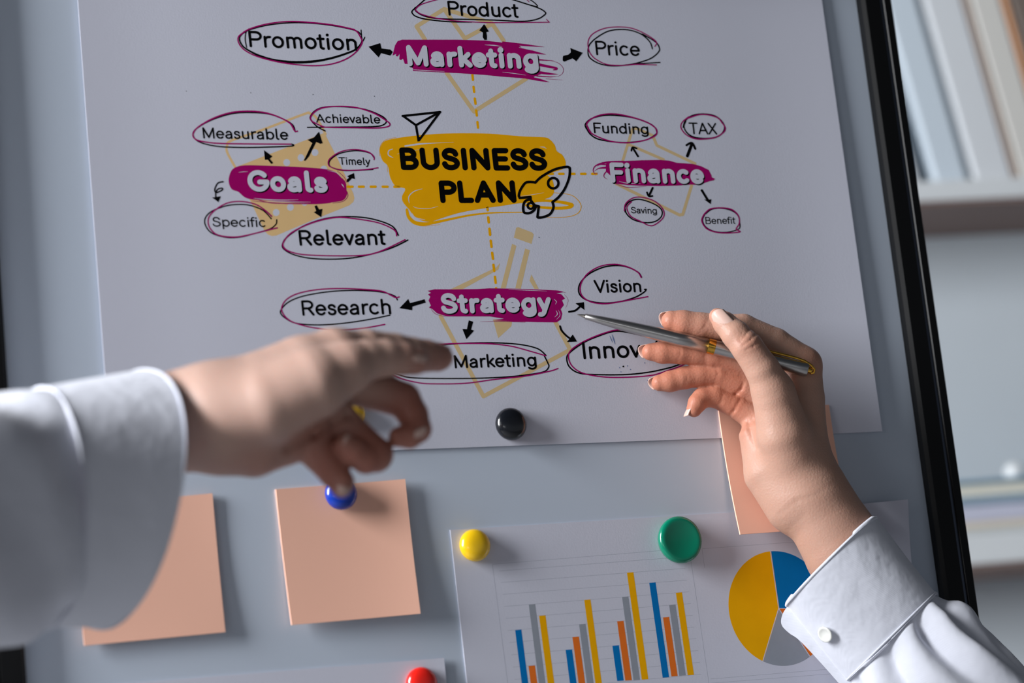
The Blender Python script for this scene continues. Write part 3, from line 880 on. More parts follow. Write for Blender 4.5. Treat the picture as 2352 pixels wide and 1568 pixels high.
oval([(ZC([(500, 1285), (470, 1235), (462, 1190), (530, 1130), (640, 1094), (780, 1090), (950, 1125), (1100, 1175), (1200, 1240), (1218, 1290), (1190, 1330), (1080, 1375), (920, 1400), (750, 1390), (600, 1345), (500, 1290), (470, 1230)]), 3)],
     [(ZC([(455, 1250), (444, 1200), (510, 1140), (650, 1105), (800, 1107), (960, 1130), (1110, 1180), (1190, 1230), (1215, 1280), (1200, 1312), (1100, 1368), (930, 1395), (760, 1392), (580, 1360), (490, 1300), (448, 1225)]), [3, 3, 3.6, 3.4, 2.6, 2.6, 3.4, 3])], 'Funding')
oval([(ZC([(1560, 1120), (1490, 1180), (1478, 1240), (1530, 1310), (1620, 1355), (1720, 1362), (1840, 1345), (1930, 1295), (1957, 1245), (1925, 1190), (1860, 1125), (1700, 1095), (1540, 1140)]), 2.8)],
     [(ZC([(1500, 1235), (1520, 1170), (1590, 1110), (1700, 1089), (1830, 1105), (1910, 1160), (1948, 1230), (1920, 1300), (1840, 1345), (1720, 1356), (1610, 1338), (1540, 1290), (1510, 1225), (1530, 1170)]), [2.6, 3, 3, 3, 3.4, 4.4, 3, 2.4])], 'TAX')
oval([(ZF([(525, 1215), (540, 1140), (620, 1080), (720, 1075), (840, 1112), (920, 1180), (948, 1250), (920, 1310), (840, 1368), (780, 1370), (700, 1330), (600, 1280), (560, 1220), (555, 1170), (600, 1122)]), 2.6)],
     [(ZF([(535, 1230), (532, 1180), (580, 1120), (670, 1095), (780, 1120), (880, 1168), (925, 1220), (915, 1280), (850, 1330), (740, 1342), (620, 1310), (550, 1250), (533, 1195)]), 3)], 'Saving')
oval([(ZF([(1365, 1260), (1430, 1200), (1540, 1185), (1660, 1202), (1733, 1270), (1742, 1350), (1710, 1410), (1750, 1440), (1600, 1452), (1480, 1440), (1390, 1400), (1345, 1320), (1372, 1250)]), 2.8)],
     [(ZF([(1385, 1250), (1450, 1202), (1550, 1190), (1660, 1215), (1730, 1270), (1748, 1350), (1745, 1400), (1700, 1425), (1600, 1445), (1480, 1435), (1390, 1390), (1353, 1320), (1375, 1260)]), 2.6)], 'Benefit')
oval([(ZG([(1490, 478), (1450, 485), (1400, 460), (1300, 415), (1100, 396), (850, 387), (600, 400), (400, 440), (280, 500), (224, 580), (230, 650), (290, 720), (380, 765), (550, 808), (750, 828), (950, 828), (1150, 808), (1335, 775)]), 3)],
     [(ZG([(1470, 510), (1440, 468), (1320, 430), (1150, 412), (950, 408), (700, 425), (450, 470), (300, 530), (225, 600), (208, 650), (250, 700), (350, 755), (500, 777), (700, 778), (950, 755), (1200, 715), (1390, 675)]), 3)], 'Research')
oval([(ZH([(1870, 500), (1840, 455), (1760, 412), (1650, 389), (1530, 405), (1430, 460), (1375, 530), (1358, 600), (1380, 660), (1450, 705), (1560, 720), (1680, 705), (1925, 660)]), 2.8)],
     [(ZH([(1872, 497), (1845, 458), (1770, 418), (1680, 400), (1560, 412), (1440, 465), (1370, 530), (1345, 590), (1360, 650), (1430, 695), (1560, 714), (1700, 700), (1820, 665), (1890, 625), (1912, 600), (1898, 600)]), 3.2)], 'Vision')
oval([(ZH([(1070, 1155), (950, 1120), (780, 1075), (600, 1055), (400, 1052), (230, 1055), (60, 1070), (-150, 1100), (-290, 1170), (-295, 1250), (-180, 1330), (0, 1380), (150, 1390), (400, 1385), (650, 1352), (900, 1325), (1100, 1285), (1172, 1262)]), 2.8)],
     [(ZH([(1060, 1160), (1085, 1210), (1095, 1250), (1050, 1290), (900, 1316), (700, 1335), (400, 1345), (0, 1342), (-150, 1320), (-270, 1260), (-280, 1180), (-150, 1110), (60, 1078), (270, 1058), (450, 1048), (650, 1047), (850, 1060), (1000, 1095), (1072, 1152)]), 3)], 'the lower Marketing')
oval([(ZH([(2060, 1290), (1950, 1320), (1750, 1335), (1550, 1332), (1380, 1300), (1290, 1240), (1260, 1160), (1290, 1100), (1400, 1030), (1560, 965), (1690, 938), (1850, 965), (2100, 1040), (2260, 1130), (2240, 1220), (2060, 1290)]), 2.8)],
     [(ZH([(2120, 1252), (1950, 1290), (1750, 1312), (1500, 1313), (1350, 1300), (1270, 1250), (1246, 1180), (1270, 1130), (1380, 1050), (1500, 995), (1660, 950), (1850, 980), (2080, 1050), (2240, 1140), (2220, 1210), (2110, 1256)]), 3.2)], 'Innovation')


# --- arrows
def arrow(polys, lines_, label):
    P = Print(o6)
    for p in polys: P.poly(p)
    for l, wdt in lines_: P.ribbon(bez(l, 5) if len(l) > 2 else l, wdt)
    P.build('printed_arrow', M_INK, po, label)


arrow([ZA([(1750, 420), (1855, 388), (1866, 436), (1945, 445), (1968, 468), (1945, 500), (1862, 478), (1840, 516)])], [], 'thick black arrow pointing left to Promotion')
arrow([ZB_([(1185, 260), (1236, 340), (1208, 348), (1215, 390), (1214, 430), (1188, 432), (1170, 400), (1172, 352), (1133, 328)])], [], 'thick black arrow pointing up to Product')
arrow([ZB_([(2034, 620), (2040, 602), (2095, 590), (2122, 565), (2116, 518), (2250, 570), (2180, 662), (2140, 630), (2090, 650), (2050, 666), (2034, 655)])], [], 'thick black arrow pointing right to Price')
arrow([ZD([(730, 488), (806, 545), (782, 566), (813, 605), (795, 613), (765, 575), (738, 576)])], [], 'short black arrow pointing up to Measurable')
arrow([ZD([(1225, 322), (1258, 425), (1238, 432), (1200, 415), (1135, 545), (1100, 586), (1090, 580), (1165, 425), (1122, 396), (1180, 375)])], [], 'long black arrow pointing up to Achievable')
arrow([ZD([(1540, 694), (1549, 750), (1522, 742), (1490, 775), (1476, 776), (1474, 755), (1494, 738), (1480, 722)])], [], 'short black arrow pointing to Timely')
arrow([ZD([(262, 915), (342, 903), (320, 957)])], [(ZD([(362, 773), (315, 785), (287, 840), (300, 870), (350, 850), (355, 832), (318, 838), (296, 870), (296, 915)]), 3.2)], 'curly black arrow pointing down to Specific')
arrow([ZD([(1184, 992), (1205, 985), (1225, 1022), (1256, 1018), (1246, 1092), (1178, 1048), (1200, 1036)])], [], 'short black arrow pointing down to Relevant')
arrow([], [(ZF([(670, 640), (615, 552)]), 4.4), (ZF([(600, 580), (612, 545), (655, 556)]), 4)], 'small black arrow pointing to Funding')
arrow([], [(ZF([(1193, 636), (1237, 520)]), 6.8), (ZF([(1184, 522), (1240, 498), (1276, 560)]), 5)], 'small black arrow pointing to TAX')
arrow([], [(ZF([(825, 975), (788, 1055)]), 4.8), (ZF([(765, 1022), (784, 1062), (822, 1060)]), 4)], 'small black arrow pointing down to Saving')
arrow([ZF([(1372, 1098), (1448, 1095), (1440, 1147)])], [(ZF([(1345, 1000), (1410, 1105)]), 5.2)], 'small black arrow pointing down to Benefit')
arrow([ZG([(1492, 600), (1588, 500), (1606, 545), (1765, 503), (1776, 540), (1632, 582), (1630, 622)])], [], 'thick black arrow pointing left to Research')
arrow([ZH([(425, 858), (462, 870), (444, 936), (470, 944), (405, 1016), (372, 930), (410, 932)])], [], 'thick black arrow pointing down to Marketing')
arrow([ZH([(1318, 716), (1390, 706), (1394, 772)])], [(ZH([(1265, 787), (1318, 776), (1362, 738)]), 4.4)], 'short black arrow pointing up to Vision')
arrow([ZH([(1332, 1036), (1296, 978), (1248, 1040)])], [(ZH([(1190, 908), (1204, 945), (1240, 985), (1275, 1012)]), 4.2)], 'curved black arrow pointing to Innovation')


def f_plane(P):
    for a in ([(325, 158), (700, 118)], [(700, 118), (488, 402)], [(330, 158), (458, 250)], [(458, 250), (640, 150), (700, 120)], [(458, 250), (484, 400)]):
        P.lines(ZE(a), 5.2)
    P.poly(ZE([(712, 113), (660, 118), (640, 165)]))
    P.poly(ZE([(474, 415), (470, 380), (500, 365), (496, 405)]))


marks('printed_icon', o6, M_INK, f_plane, 'black outlined paper plane above the title')


def f_rocket(P):
    P.ribbon(bez(ZE([(1496, 975), (1488, 950), (1505, 895), (1550, 830), (1592, 818), (1652, 822)]), 5), 5.8)
    P.ribbon(bez(ZE([(1652, 824), (1715, 765), (1840, 695), (1950, 668), (1990, 672), (1998, 700), (1990, 780), (1945, 890), (1885, 970), (1825, 1018)]), 5), 5.8)
    P.ribbon(bez(ZE([(1825, 1018), (1834, 1075), (1800, 1138), (1735, 1168), (1680, 1173), (1676, 1150), (1688, 1062)]), 5), 5.8)
    P.lines(ZE([(1688, 1062), (1645, 1050), (1605, 1000), (1604, 968), (1496, 978)]), 5.8)
    P.ribbon(bez(ZE([(1832 + 52 * math.cos(a), 830 + 52 * math.sin(a)) for a in [k * math.pi / 8 for k in range(17)]]), 3), 5.8)
    P.ribbon(bez(ZE([(1590, 992), (1550, 1012), (1532, 1060), (1540, 1122), (1595, 1128), (1640, 1100), (1660, 1062)]), 5), 5.8)
    P.ribbon(bez(ZE([(1606 + 30 * math.cos(a), 1056 + 30 * math.sin(a)) for a in [k * math.pi / 6 for k in range(-3, 9)]]), 3), 5.4)


marks('printed_icon', o7, M_INK, f_rocket, 'black outlined rocket beside PLAN')


M_PBI = mat('pale_blue_ink', (112, 132, 178), rough=0.7)
for l_, w_ in (([(1605, 985), (1630, 1045)], 2.2), ([(1625, 975), (1652, 1060)], 3.0)):
    marks('ink_smudge', o6, M_PBI, lambda P: P.ribbon(bez(ZH(l_), 6), [.4, w_, .4], False))
for x, y in [ZH([q])[0] for q in ((1700, 1290), (1755, 1240), (1900, 1215), (1925, 1362), (1690, 1255), (1780, 1270))]:
    marks('ink_smudge', o6, M_PBI, lambda P: P.disc(x, y, 1.2))
for x, y, r_ in ((1431.6, 841.4, 2.0), (1811, 46, .9), (428, 209, .9), (576, 213, .9), (719, 217, .9), (860, 221, .9), (1238, 545, .9), (1020, 838, .9), (312, 782, .9)):
    marks('ink_speck', o6, M_INK, lambda P: P.disc(x, y, r_))


# ------------------------------------------------------------------ chart sheet
ctl, ctr = on_board(1033, 1217), on_board(2064, 1153)
ux = (ctr - ctl).normalized(); uz = Vector((-ux.z, 0, ux.x))
CH = 0.212
cs = empty('chart_sheet', (ctl + ctr) / 2 - uz * CH / 2)
tag(cs, 'white sheet with bar charts and a pie chart under the yellow and green magnets', 'chart')
CO = 0.0008


def ccurl(u, v):
    return 0.010 * max(0, (u - 0.80) / 0.2) ** 2 * max(0, 1 - v * 2.2) ** 2


sheet('sheet', [ctl, ctr, ctr - uz * CH, ctl - uz * CH], CO, M_PAPER, 0.0006, ccurl, 30, 16, cs)
c1, c2, c3 = [CO + 0.00001 * k for k in (1, 2, 3)]


def f_grid(P):
    rows = [(488, 398, 1530, 318), (497, 464, 1545, 383), (507, 531, 1555, 450), (515, 600, 1566, 516), (525, 668, 1577, 583), (535, 737, 1587, 650), (545, 805, 1597, 716), (555, 875, 1608, 782), (565, 945, 1618, 850), (575, 1015, 1628, 917), (585, 1083, 1636, 985)]
    for a, b, c, d in rows: P.ribbon(ZL([(a, b), (c, d)]), 0.75, False)
    for a in ([(448, 360), (1580, 268)], [(448, 360), (545, 1110)], [(1578, 345), (1690, 1110)], [(1640, 272), (2560, 205)], [(1640, 272), (1655, 380)], [(1690, 1012), (2560, 940)], [(1690, 1036), (2560, 968)]):
        P.ribbon(ZL(a), 0.75, False)


marks('grid_lines', c1, M_LINE, f_grid, None, cs)
BARS = [('b', 577, 735, 613, 731), ('o', 653, 938, 690, 935), ('g', 655, 590, 691, 586), ('a', 713, 653, 750, 650),
        ('b', 864, 847, 901, 844), ('o', 903, 774, 940, 771), ('g', 941, 702, 978, 699), ('a', 970, 563, 1006, 560),
        ('b', 1130, 823, 1167, 820), ('o', 1157, 684, 1194, 681), ('g', 1185, 546, 1221, 543), ('a', 1213, 408, 1250, 405),
        ('b', 1340, 466, 1376, 463), ('o', 1418, 662, 1453, 659), ('g', 1453, 592, 1489, 588), ('a', 1491, 522, 1526, 519)]
BM = {'b': (M_BLUEI, 'blue'), 'o': (M_ORI, 'orange'), 'g': (M_GRI, 'grey'), 'a': (M_AMB, 'amber')}
for i, (k, xa, ya, xb, yb) in enumerate(BARS):
    sl_ = 0.127 + 0.018 * (xa - 600) / 900
    yb0 = 1028 - .091 * (xa + 70 - 1156)
    hgt = yb0 - ya
    P = Print(c2)
    P.poly(ZL([(xa, ya), (xb, yb), (xb + sl_ * hgt + 0.5, yb + hgt), (xa + sl_ * hgt, ya + hgt)]))
    P.build('chart_bar', BM[k][0], cs, BM[k][1] + ' bar in group ' + ('one', 'two', 'three', 'four')[i // 4])
pc = on_board(1788.4, 1396.7)
rad = sum((on_board(x, y) - pc).length for x, y in ((1670, 1385), (1775, 1265), (1752, 1518), (1862, 1507), (1700, 1470))) / 5


def ang(x, y):
    d = on_board(x, y) - pc
    return math.atan2(d.z, d.x)


A_top, A_right, A_lr, A_ll = ang(1769.5, 1265.5), ang(1880, 1397), ang(1861, 1508.7), ang(1752, 1518)


def wedge(name, a0, a1, m, label):
    """clockwise from a0 to a1"""
    while a1 > a0: a1 -= 2 * math.pi
    n = max(6, int((a0 - a1) / 0.06))
    V = [Vector((pc.x, -c2, pc.z))] + [Vector((pc.x + rad * math.cos(a0 + (a1 - a0) * k / n), -c2, pc.z + rad * math.sin(a0 + (a1 - a0) * k / n))) for k in range(n + 1)]
    F = [[0, k + 1, k + 2] for k in range(n)]
    o = obj(name, V, F, m, cs)
    bm = bmesh.new(); bm.from_mesh(o.data)
    for f in bm.faces:
        f.normal_update()
        if f.normal.y > 0: f.normal_flip()
    bm.to_mesh(o.data); bm.free()
    o['label'] = label


wedge('pie_slice', A_top, A_right, M_BLUEI, 'blue pie slice')
wedge('pie_slice', A_right, A_lr, M_ORI, 'orange pie slice')
wedge('pie_slice', A_lr, A_ll, M_GRI, 'grey pie slice')
wedge('pie_slice', A_ll, A_top, M_AMB, 'large amber pie slice')
P = Print(c3)
for a in ((1769.5, 1265), (1880, 1397), (1862, 1510), (1751.5, 1519)): P.ribbon([(1788.4, 1396.7), a], 1.7, False)
P.build('slice_gaps', M_PAPER, cs)

# small sheet at the lower left, held by the red magnet
btr = on_board(1017, 1511); bdx = (btr - on_board(580, 1546)).normalized(); bdz = Vector((-bdx.z, 0, bdx.x))
btl = btr - bdx * 0.21
ls = sheet('paper_sheet', [btl, btr, btr - bdz * 0.15, btl - bdz * 0.15], 0.0008, M_PAPER, 0.0006, lambda u, v: 0.0012 * u ** 6, 16, 10)
tag(ls, 'blank white sheet at the bottom of the board under the red magnet', 'paper')

# ------------------------------------------------------------------ sticky notes
n1 = sheet('sticky_note', [(162, 1164), (485, 1134), (513, 1453), (190, 1484)], 0.0012, M_STICK, 0.0011, lambda u, v: 0.0028 * v * v + 0.0012 * u ** 4 * (1 - v), 20, 20)
tag(n1, 'peach sticky note half hidden behind the left white sleeve', 'sticky note', 'peach sticky notes on the board')
n2 = sheet('sticky_note', [(632, 1124), (926, 1102), (956, 1412), (664, 1437)], 0.0012, M_STICK, 0.0011, lambda u, v: 0.0035 * v * v + 0.0022 * u ** 3, 20, 20)
tag(n2, 'peach sticky note held by the blue magnet', 'sticky note', 'peach sticky notes on the board')
n3 = sheet('sticky_note', [(1647, 944), (1900, 931), (1938, 1214), (1684, 1232)], 0.0022, M_STICK, 0.0011, lambda u, v: 0.0068 * v * v, 20, 20)
tag(n3, 'peach sticky note behind the hand that holds the pen', 'sticky note', 'peach sticky notes on the board')


# ------------------------------------------------------------------ magnets
def magnet(cx, cy, rpx, rgb, mname, label, off, dish=False, hk=0.72):
    base = on_board(cx, cy, off)
    d = (base - CAM).dot(FWD)
    r = rpx * d / FPX
    hgt = r * hk
    # the button stands out from the board, so set its foot back from the place seen
    sh = hgt * 0.5
    base = on_board(cx - sh * 0.39 * FPX / d, cy + sh * 0.22 * FPX / d, off)
    if dish:
        prof = [(0, r * .86), (hgt * .12, r * .92), (hgt * .5, r * .99), (hgt * .66, r), (hgt * .82, r * .985), (hgt * .93, r * .945), (hgt * .985, r * .885), (hgt, r * .82), (hgt * .985, r * .74), (hgt * .95, r * .62), (hgt * .91, r * .45), (hgt * .88, r * .25), (hgt * .87, 0.0001)]
    else:
        prof = [(0, r * .93), (hgt * .08, r * .97), (hgt * .25, r)]
        for k in range(1, 13):
            t = k / 12 * math.pi / 2
            prof.append((hgt * (.25 + .75 * math.sin(t) ** 0.9), max(0.0001, r * math.cos(t) ** 0.75)))
    m = mat(mname, rgb, rough=0.22, spec=0.5, coat=0.6)
    o = MB().lathe((base.x, base.y, base.z), (0, -1, 0), prof, 48).build('magnet', m, smooth=True)
    o.data.set_sharp_from_angle(angle=math.radians(60))
    tag(o, label, 'magnet', 'round button magnets on the board')
    return o


magnet(1176, 972, 38, (16, 18, 24), 'black_plastic', 'round black magnet at the bottom edge of the mind map', PO + 0.00005)
magnet(786, 1131, 38.5, (12, 56, 168), 'blue_plastic', 'round blue magnet on the peach sticky note, below the pointing hand', 0.0032)
magnet(1093, 1250, 37.5, (250, 200, 20), 'yellow_plastic', 'round yellow magnet at the corner of the chart sheet', CO + 0.00005)
magnet(1559, 1239, 54.5, (0, 126, 96), 'green_plastic', 'large round green magnet with a dished top on the chart sheet', CO + 0.00005, dish=True, hk=0.5)
magnet(971, 1567, 38, (236, 36, 26), 'red_plastic', 'round red magnet at the bottom edge of the photo', 0.0010)
magnet(806, 948, 37, (250, 200, 20), 'yellow_plastic', 'yellow magnet on the mind map seen between the curled fingers', PO + 0.00005)

# ------------------------------------------------------------------ pen
DP = 1.430                        # the pen lies about square to the view
pa, pe = at(1326, 722, DP), at(1868, 852, DP + 0.002)
pax = (pe - pa); PL = pax.length; pax.normalize()
pxm = DP / FPX
pen = empty('ballpoint_pen', pa)
tag(pen, 'brushed steel ballpoint pen with gold band and clip, held in the right hand', 'pen')
toward = (CAM - pa).normalized()


def pr(*a): return [(f * PL, r * pxm) for f, r in a]


MB().lathe(pa, pax, pr((0.0, 0.8), (0.004, 1.6), (0.012, 2.2), (0.03, 4.6), (0.033, 5.4)), 24).build('tip', mat('tip_steel', (196, 190, 182), rough=0.2, metal=1.0), pen, True).data.set_sharp_from_angle(angle=0.6)
MB().lathe(pa, pax, pr((0.033, 6.0), (0.034, 6.8), (0.10, 9.4), (0.2, 12.6), (0.3, 14.8), (0.42, 16.2), (0.553, 17.0)), 40).build('barrel', M_STEEL, pen, True)
MB().lathe(pa, pax, pr((0.553, 17.0), (0.554, 17.9), (0.582, 17.9), (0.583, 17.2)), 40).build('band', M_GOLD, pen, True).data.set_sharp_from_angle(angle=0.6)
MB().lathe(pa, pax, pr((0.583, 17.2), (0.75, 17.6), (0.93, 17.6), (0.968, 17.0), (0.975, 15.5), (0.976, 0.01)), 40).build('cap', M_STEEL, pen, True).data.set_sharp_from_angle(angle=0.8)
MB().lathe(pa, pax, pr((0.976, 7.5), (0.992, 7.5), (0.995, 6.0), (0.996, 0.01)), 24).build('end_button', M_GOLD, pen, True).data.set_sharp_from_angle(angle=0.6)
# clip: a gold strip along the upper side, looping over the end
upd = (-DOWN - pax * (-DOWN).dot(pax)).normalized()
cu = (upd * 0.92 + toward * 0.39).normalized()


def cp(f, h): return pa + pax * (f * PL) + cu * (h * pxm)


MB().tube([cp(f, h) for f, h in ((0.68, 19.5), (0.71, 20.5), (0.76, 21.5), (0.86, 22.5), (0.92, 22), (0.955, 19.5), (0.985, 13), (1.003, 5), (1.004, -3), (0.995, -6), (0.985, -5))], [x * pxm for x in (4.4, 4.2, 3.8, 3.4, 3.2, 3.0, 3.0, 3.2, 3.4, 3.4, 3.0)], 12).build('clip', M_GOLD, pen, True)


# ================================================================== hands
def surface_nets(F, h, org):
    nx, ny, nz = F.shape
    ins = F < 0
    c = np.zeros((nx - 1, ny - 1, nz - 1), np.int8)
    for a in (0, 1):
        for b in (0, 1):
            for d in (0, 1):
                c += ins[a:nx - 1 + a, b:ny - 1 + b, d:nz - 1 + d]
    act = (c > 0) & (c < 8)
    I = np.argwhere(act)
    idx = -np.ones(act.shape, np.int64); idx[act] = np.arange(len(I))
    acc = np.zeros((len(I), 3)); cnt = np.zeros(len(I))
    corners = [(a, b, d) for a in (0, 1) for b in (0, 1) for d in (0, 1)]
    for p in corners:
        for ax in range(3):
            if p[ax]: continue
            q = list(p); q[ax] = 1
            v0 = F[I[:, 0] + p[0], I[:, 1] + p[1], I[:, 2] + p[2]]
            v1 = F[I[:, 0] + q[0], I[:, 1] + q[1], I[:, 2] + q[2]]
            m = (v0 < 0) != (v1 < 0)
            t = np.where(m, v0 / np.where(m, v0 - v1, 1), 0)
            pt = np.tile(np.array(p, float), (len(I), 1)); pt[:, ax] += t
            acc[m] += pt[m]; cnt[m] += 1
    V = (I + acc / cnt[:, None]) * h + np.array(org)
    faces = []
    for ax in range(3):
        o1_, o2_ = [k for k in range(3) if k != ax]
        sl0 = [slice(1, -1)] * 3; sl0[ax] = slice(0, -1)
        sl1 = [slice(1, -1)] * 3; sl1[ax] = slice(1, None)
        a = ins[tuple(sl0)]; b = ins[tuple(sl1)]
        E = np.argwhere(a != b)
        if not len(E): continue
        full = E.copy(); full[:, o1_] += 1; full[:, o2_] += 1
        flip = a[tuple(E.T)]
        if ax == 1: flip = ~flip
        qs = []
        for (d1, d2) in ((-1, -1), (0, -1), (0, 0), (-1, 0)):
            k = full.copy(); k[:, o1_] += d1; k[:, o2_] += d2
            qs.append(idx[tuple(k.T)])
        Q = np.stack(qs, 1)
        Q[~flip] = Q[~flip][:, ::-1]
        faces.append(Q)
    return V, np.concatenate(faces)


def hand_mesh(name, chains, d0, h, m, creases=(), flush=(), parent=None):
    """chains: (k, nodes); nodes (x, y, towards the viewer, radius) in frame units at the distance d0"""
    s = d0 / FPX
    A = np.array([n for _, ns in chains for n in ns], float)
    lo = (A[:, :3] - A[:, 3:4]).min(0) - 6 * h; hi = (A[:, :3] + A[:, 3:4]).max(0) + 6 * h
    N = np.ceil((hi - lo) / h).astype(int) + 1
    ax_ = [np.arange(N[i], dtype=np.float32) * h + lo[i] for i in range(3)]
    F = np.full(tuple(N), 400.0, np.float32)
    for k, ns in chains:
        pts = np.array(ns, float)
        mg = 45 + k
        a = np.maximum(((pts[:, :3] - pts[:, 3:4]).min(0) - mg - lo) / h, 0).astype(int)
        b = np.minimum(((pts[:, :3] + pts[:, 3:4]).max(0) + mg - lo) / h + 1, N).astype(int)
        X = ax_[0][a[0]:b[0]][:, None, None]; Y = ax_[1][a[1]:b[1]][None, :, None]; Zz = ax_[2][a[2]:b[2]][None, None, :]
        G = None
        for p, q in zip(pts[:-1], pts[1:]):
            d = q[:3] - p[:3]; L2 = max(float(d @ d), 1e-6)
            t = np.clip(((X - p[0]) * d[0] + (Y - p[1]) * d[1] + (Zz - p[2]) * d[2]) / L2, 0, 1)
            te = t
            dist = np.sqrt((X - p[0] - t * d[0]) ** 2 + (Y - p[1] - t * d[1]) ** 2 + (Zz - p[2] - t * d[2]) ** 2) - (p[3] + te * (q[3] - p[3]))
            if G is None: G = dist
            else:
                kk = 5.0; hh = np.maximum(kk - np.abs(G - dist), 0) / kk
                G = np.minimum(G, dist) - hh * hh * kk * .25
        sub = F[a[0]:b[0], a[1]:b[1], a[2]:b[2]]
        hh = np.maximum(k - np.abs(sub - G), 0) / k
        F[a[0]:b[0], a[1]:b[1], a[2]:b[2]] = np.minimum(sub, G) - hh * hh * k * .25
    for (p, zmin, depth, sig) in creases:
        for (x0, y0), (x1, y1) in zip(p[:-1], p[1:]):
            d = np.array([x1 - x0, y1 - y0], float); L2 = float(d @ d)
            X = ax_[0][:, None]; Y = ax_[1][None, :]
            t = np.clip(((X - x0) * d[0] + (Y - y0) * d[1]) / L2, 0, 1)
            dd = (X - x0 - t * d[0]) ** 2 + (Y - y0 - t * d[1]) ** 2
            g = depth * np.exp(-dd / sig ** 2)
            msk = (ax_[2] > zmin).astype(np.float32)
            F += g[:, :, None] * msk[None, None, :]
    V, Q = surface_nets(F, h, lo)
    depth = d0 - V[:, 2] * s
    r = np.array(RIGHT)[None] * ((V[:, 0:1] - 1176) / FPX) + np.array(DOWN)[None] * ((V[:, 1:2] - 784) / FPX) + np.array(FWD)[None]
    Wd = np.array(CAM)[None] + r * depth[:, None]
    me = bpy.data.meshes.new(name)
    me.from_pydata(Wd.tolist(), [], Q.tolist())
    me.materials.append(m)
    me.polygons.foreach_set('use_smooth', [True] * len(me.polygons))
    fl = np.zeros(len(V))
    for (x, y, z, sg, am) in flush:
        fl += am * np.exp(-(((V[:, 0] - x) ** 2 + (V[:, 1] - y) ** 2 + (V[:, 2] - z) ** 2) / sg ** 2))
    at_ = me.attributes.new('flush', 'FLOAT', 'POINT')
    at_.data.foreach_set('value', np.clip(fl, 0, 1).astype(np.float32))
    me.update()
    o = bpy.data.objects.new(name, me); COL.objects.link(o)
    bm = bmesh.new(); bm.from_mesh(me)
    bmesh.ops.recalc_face_normals(bm, faces=bm.faces)
    bm.to_mesh(me); bm.free()
    md = o.modifiers.new('smooth', 'SMOOTH'); md.factor = 0.5; md.iterations = 3
    return o


def nail(c, tipd, nrm, W, L, R, d0, parent, lip=0.0):
    s = d0 / FPX
    t = Vector(tipd).normalized(); n = Vector(nrm); n = (n - t * t.dot(n)).normalized(); sd = t.cross(n)
    V = []; F = []
    NU, NV = 10, 10
    for j in range(NV + 1):
        for i in range(NU + 1):
            a = -1 + 2 * i / NU; b = j / NV
            b2 = -0.5 + b + (0.16 * a * a) * (1 - b) * 1.2 - 0.22 * a * a * b
            ph = a * W / 2 / R
            p = Vector(c) + t * (b2 * L) + sd * (R * math.sin(ph)) + n * (R * (math.cos(ph) - 1)) - n * (0.05 * L * (2 * b - 0.9) ** 2)
            V.append(at(p.x, p.y, d0 - p.z * s))
    for j in range(NV):
        for i in range(NU):
            k = j * (NU + 1) + i
            F.append([k, k + 1, k + NU + 2, k + NU + 1])
    o = obj('fingernail', V, F, M_NAIL, parent, True)
    md = o.modifiers.new('solid', 'SOLIDIFY'); md.thickness = 1.6 * s; md.offset = 0
    return o


# ---- right hand holding the pen
D1 = DP
chains = [
    (1, [(2260, 1700, 80, 78), (2060, 1440, 10, 78), (1985, 1335, -8, 84), (1945, 1268, -10, 97), (1866, 1140, -14, 84)]),
    (30, [(1866, 1140, -14, 80), (1858, 1070, -20, 60), (1848, 1000, -34, 52), (1846, 915, -56, 48), (1845, 840, -66, 42)]),
    (24, [(1840, 1110, -15, 74), (1802, 1000, 22, 64), (1776, 900, 34, 48)]),
    (26, [(1822, 1160, -14, 66), (1768, 1084, -30, 60), (1737, 1000, -46, 40)]),
    (24, [(1850, 1060, -60, 50), (1835, 960, -78, 42), (1822, 878, -78, 40)]),
    (24, [(1840, 1060, -75, 46), (1810, 980, -84, 40), (1795, 922, -80, 38)]),
    (20, [(1815, 1080, -70, 46), (1765, 1010, -72, 38), (1745, 966, -68, 35)]),
    # thumb
    (16, [(1778, 905, 36, 47), (1752, 850, 48, 40), (1716, 797, 50, 36.5), (1690, 768, 41, 33), (1664, 742, 28, 27), (1648, 727, 22, 20)]),
    # index
    (12, [(1845, 838, -66, 42), (1780, 790, -60, 37), (1706, 756, -48, 35), (1655, 751, -38, 31), (1608, 748, -32, 30.5), (1568, 742, -28, 30), (1543, 737, -26, 24)]),
    # middle
    (6, [(1822, 878, -78, 38), (1735, 842, -66, 32), (1640, 817, -48, 29), (1600, 812, -42, 26.5), (1562, 809, -36, 26.5), (1522, 809, -32, 25.5), (1494, 808, -30, 20)]),
    # ring
    (6, [(1795, 922, -80, 36), (1712, 886, -70, 31), (1648, 861, -58, 28), (1608, 862, -50, 25.5), (1570, 868, -44, 25.5), (1538, 876, -40, 24), (1515, 879, -38, 19)]),
    # little
    (7, [(1745, 966, -68, 33), (1690, 932, -64, 28), (1642, 910, -54, 25), (1612, 914, -42, 22.5), (1602, 925, -34, 21.5), (1594, 940, -28, 18)]),
]
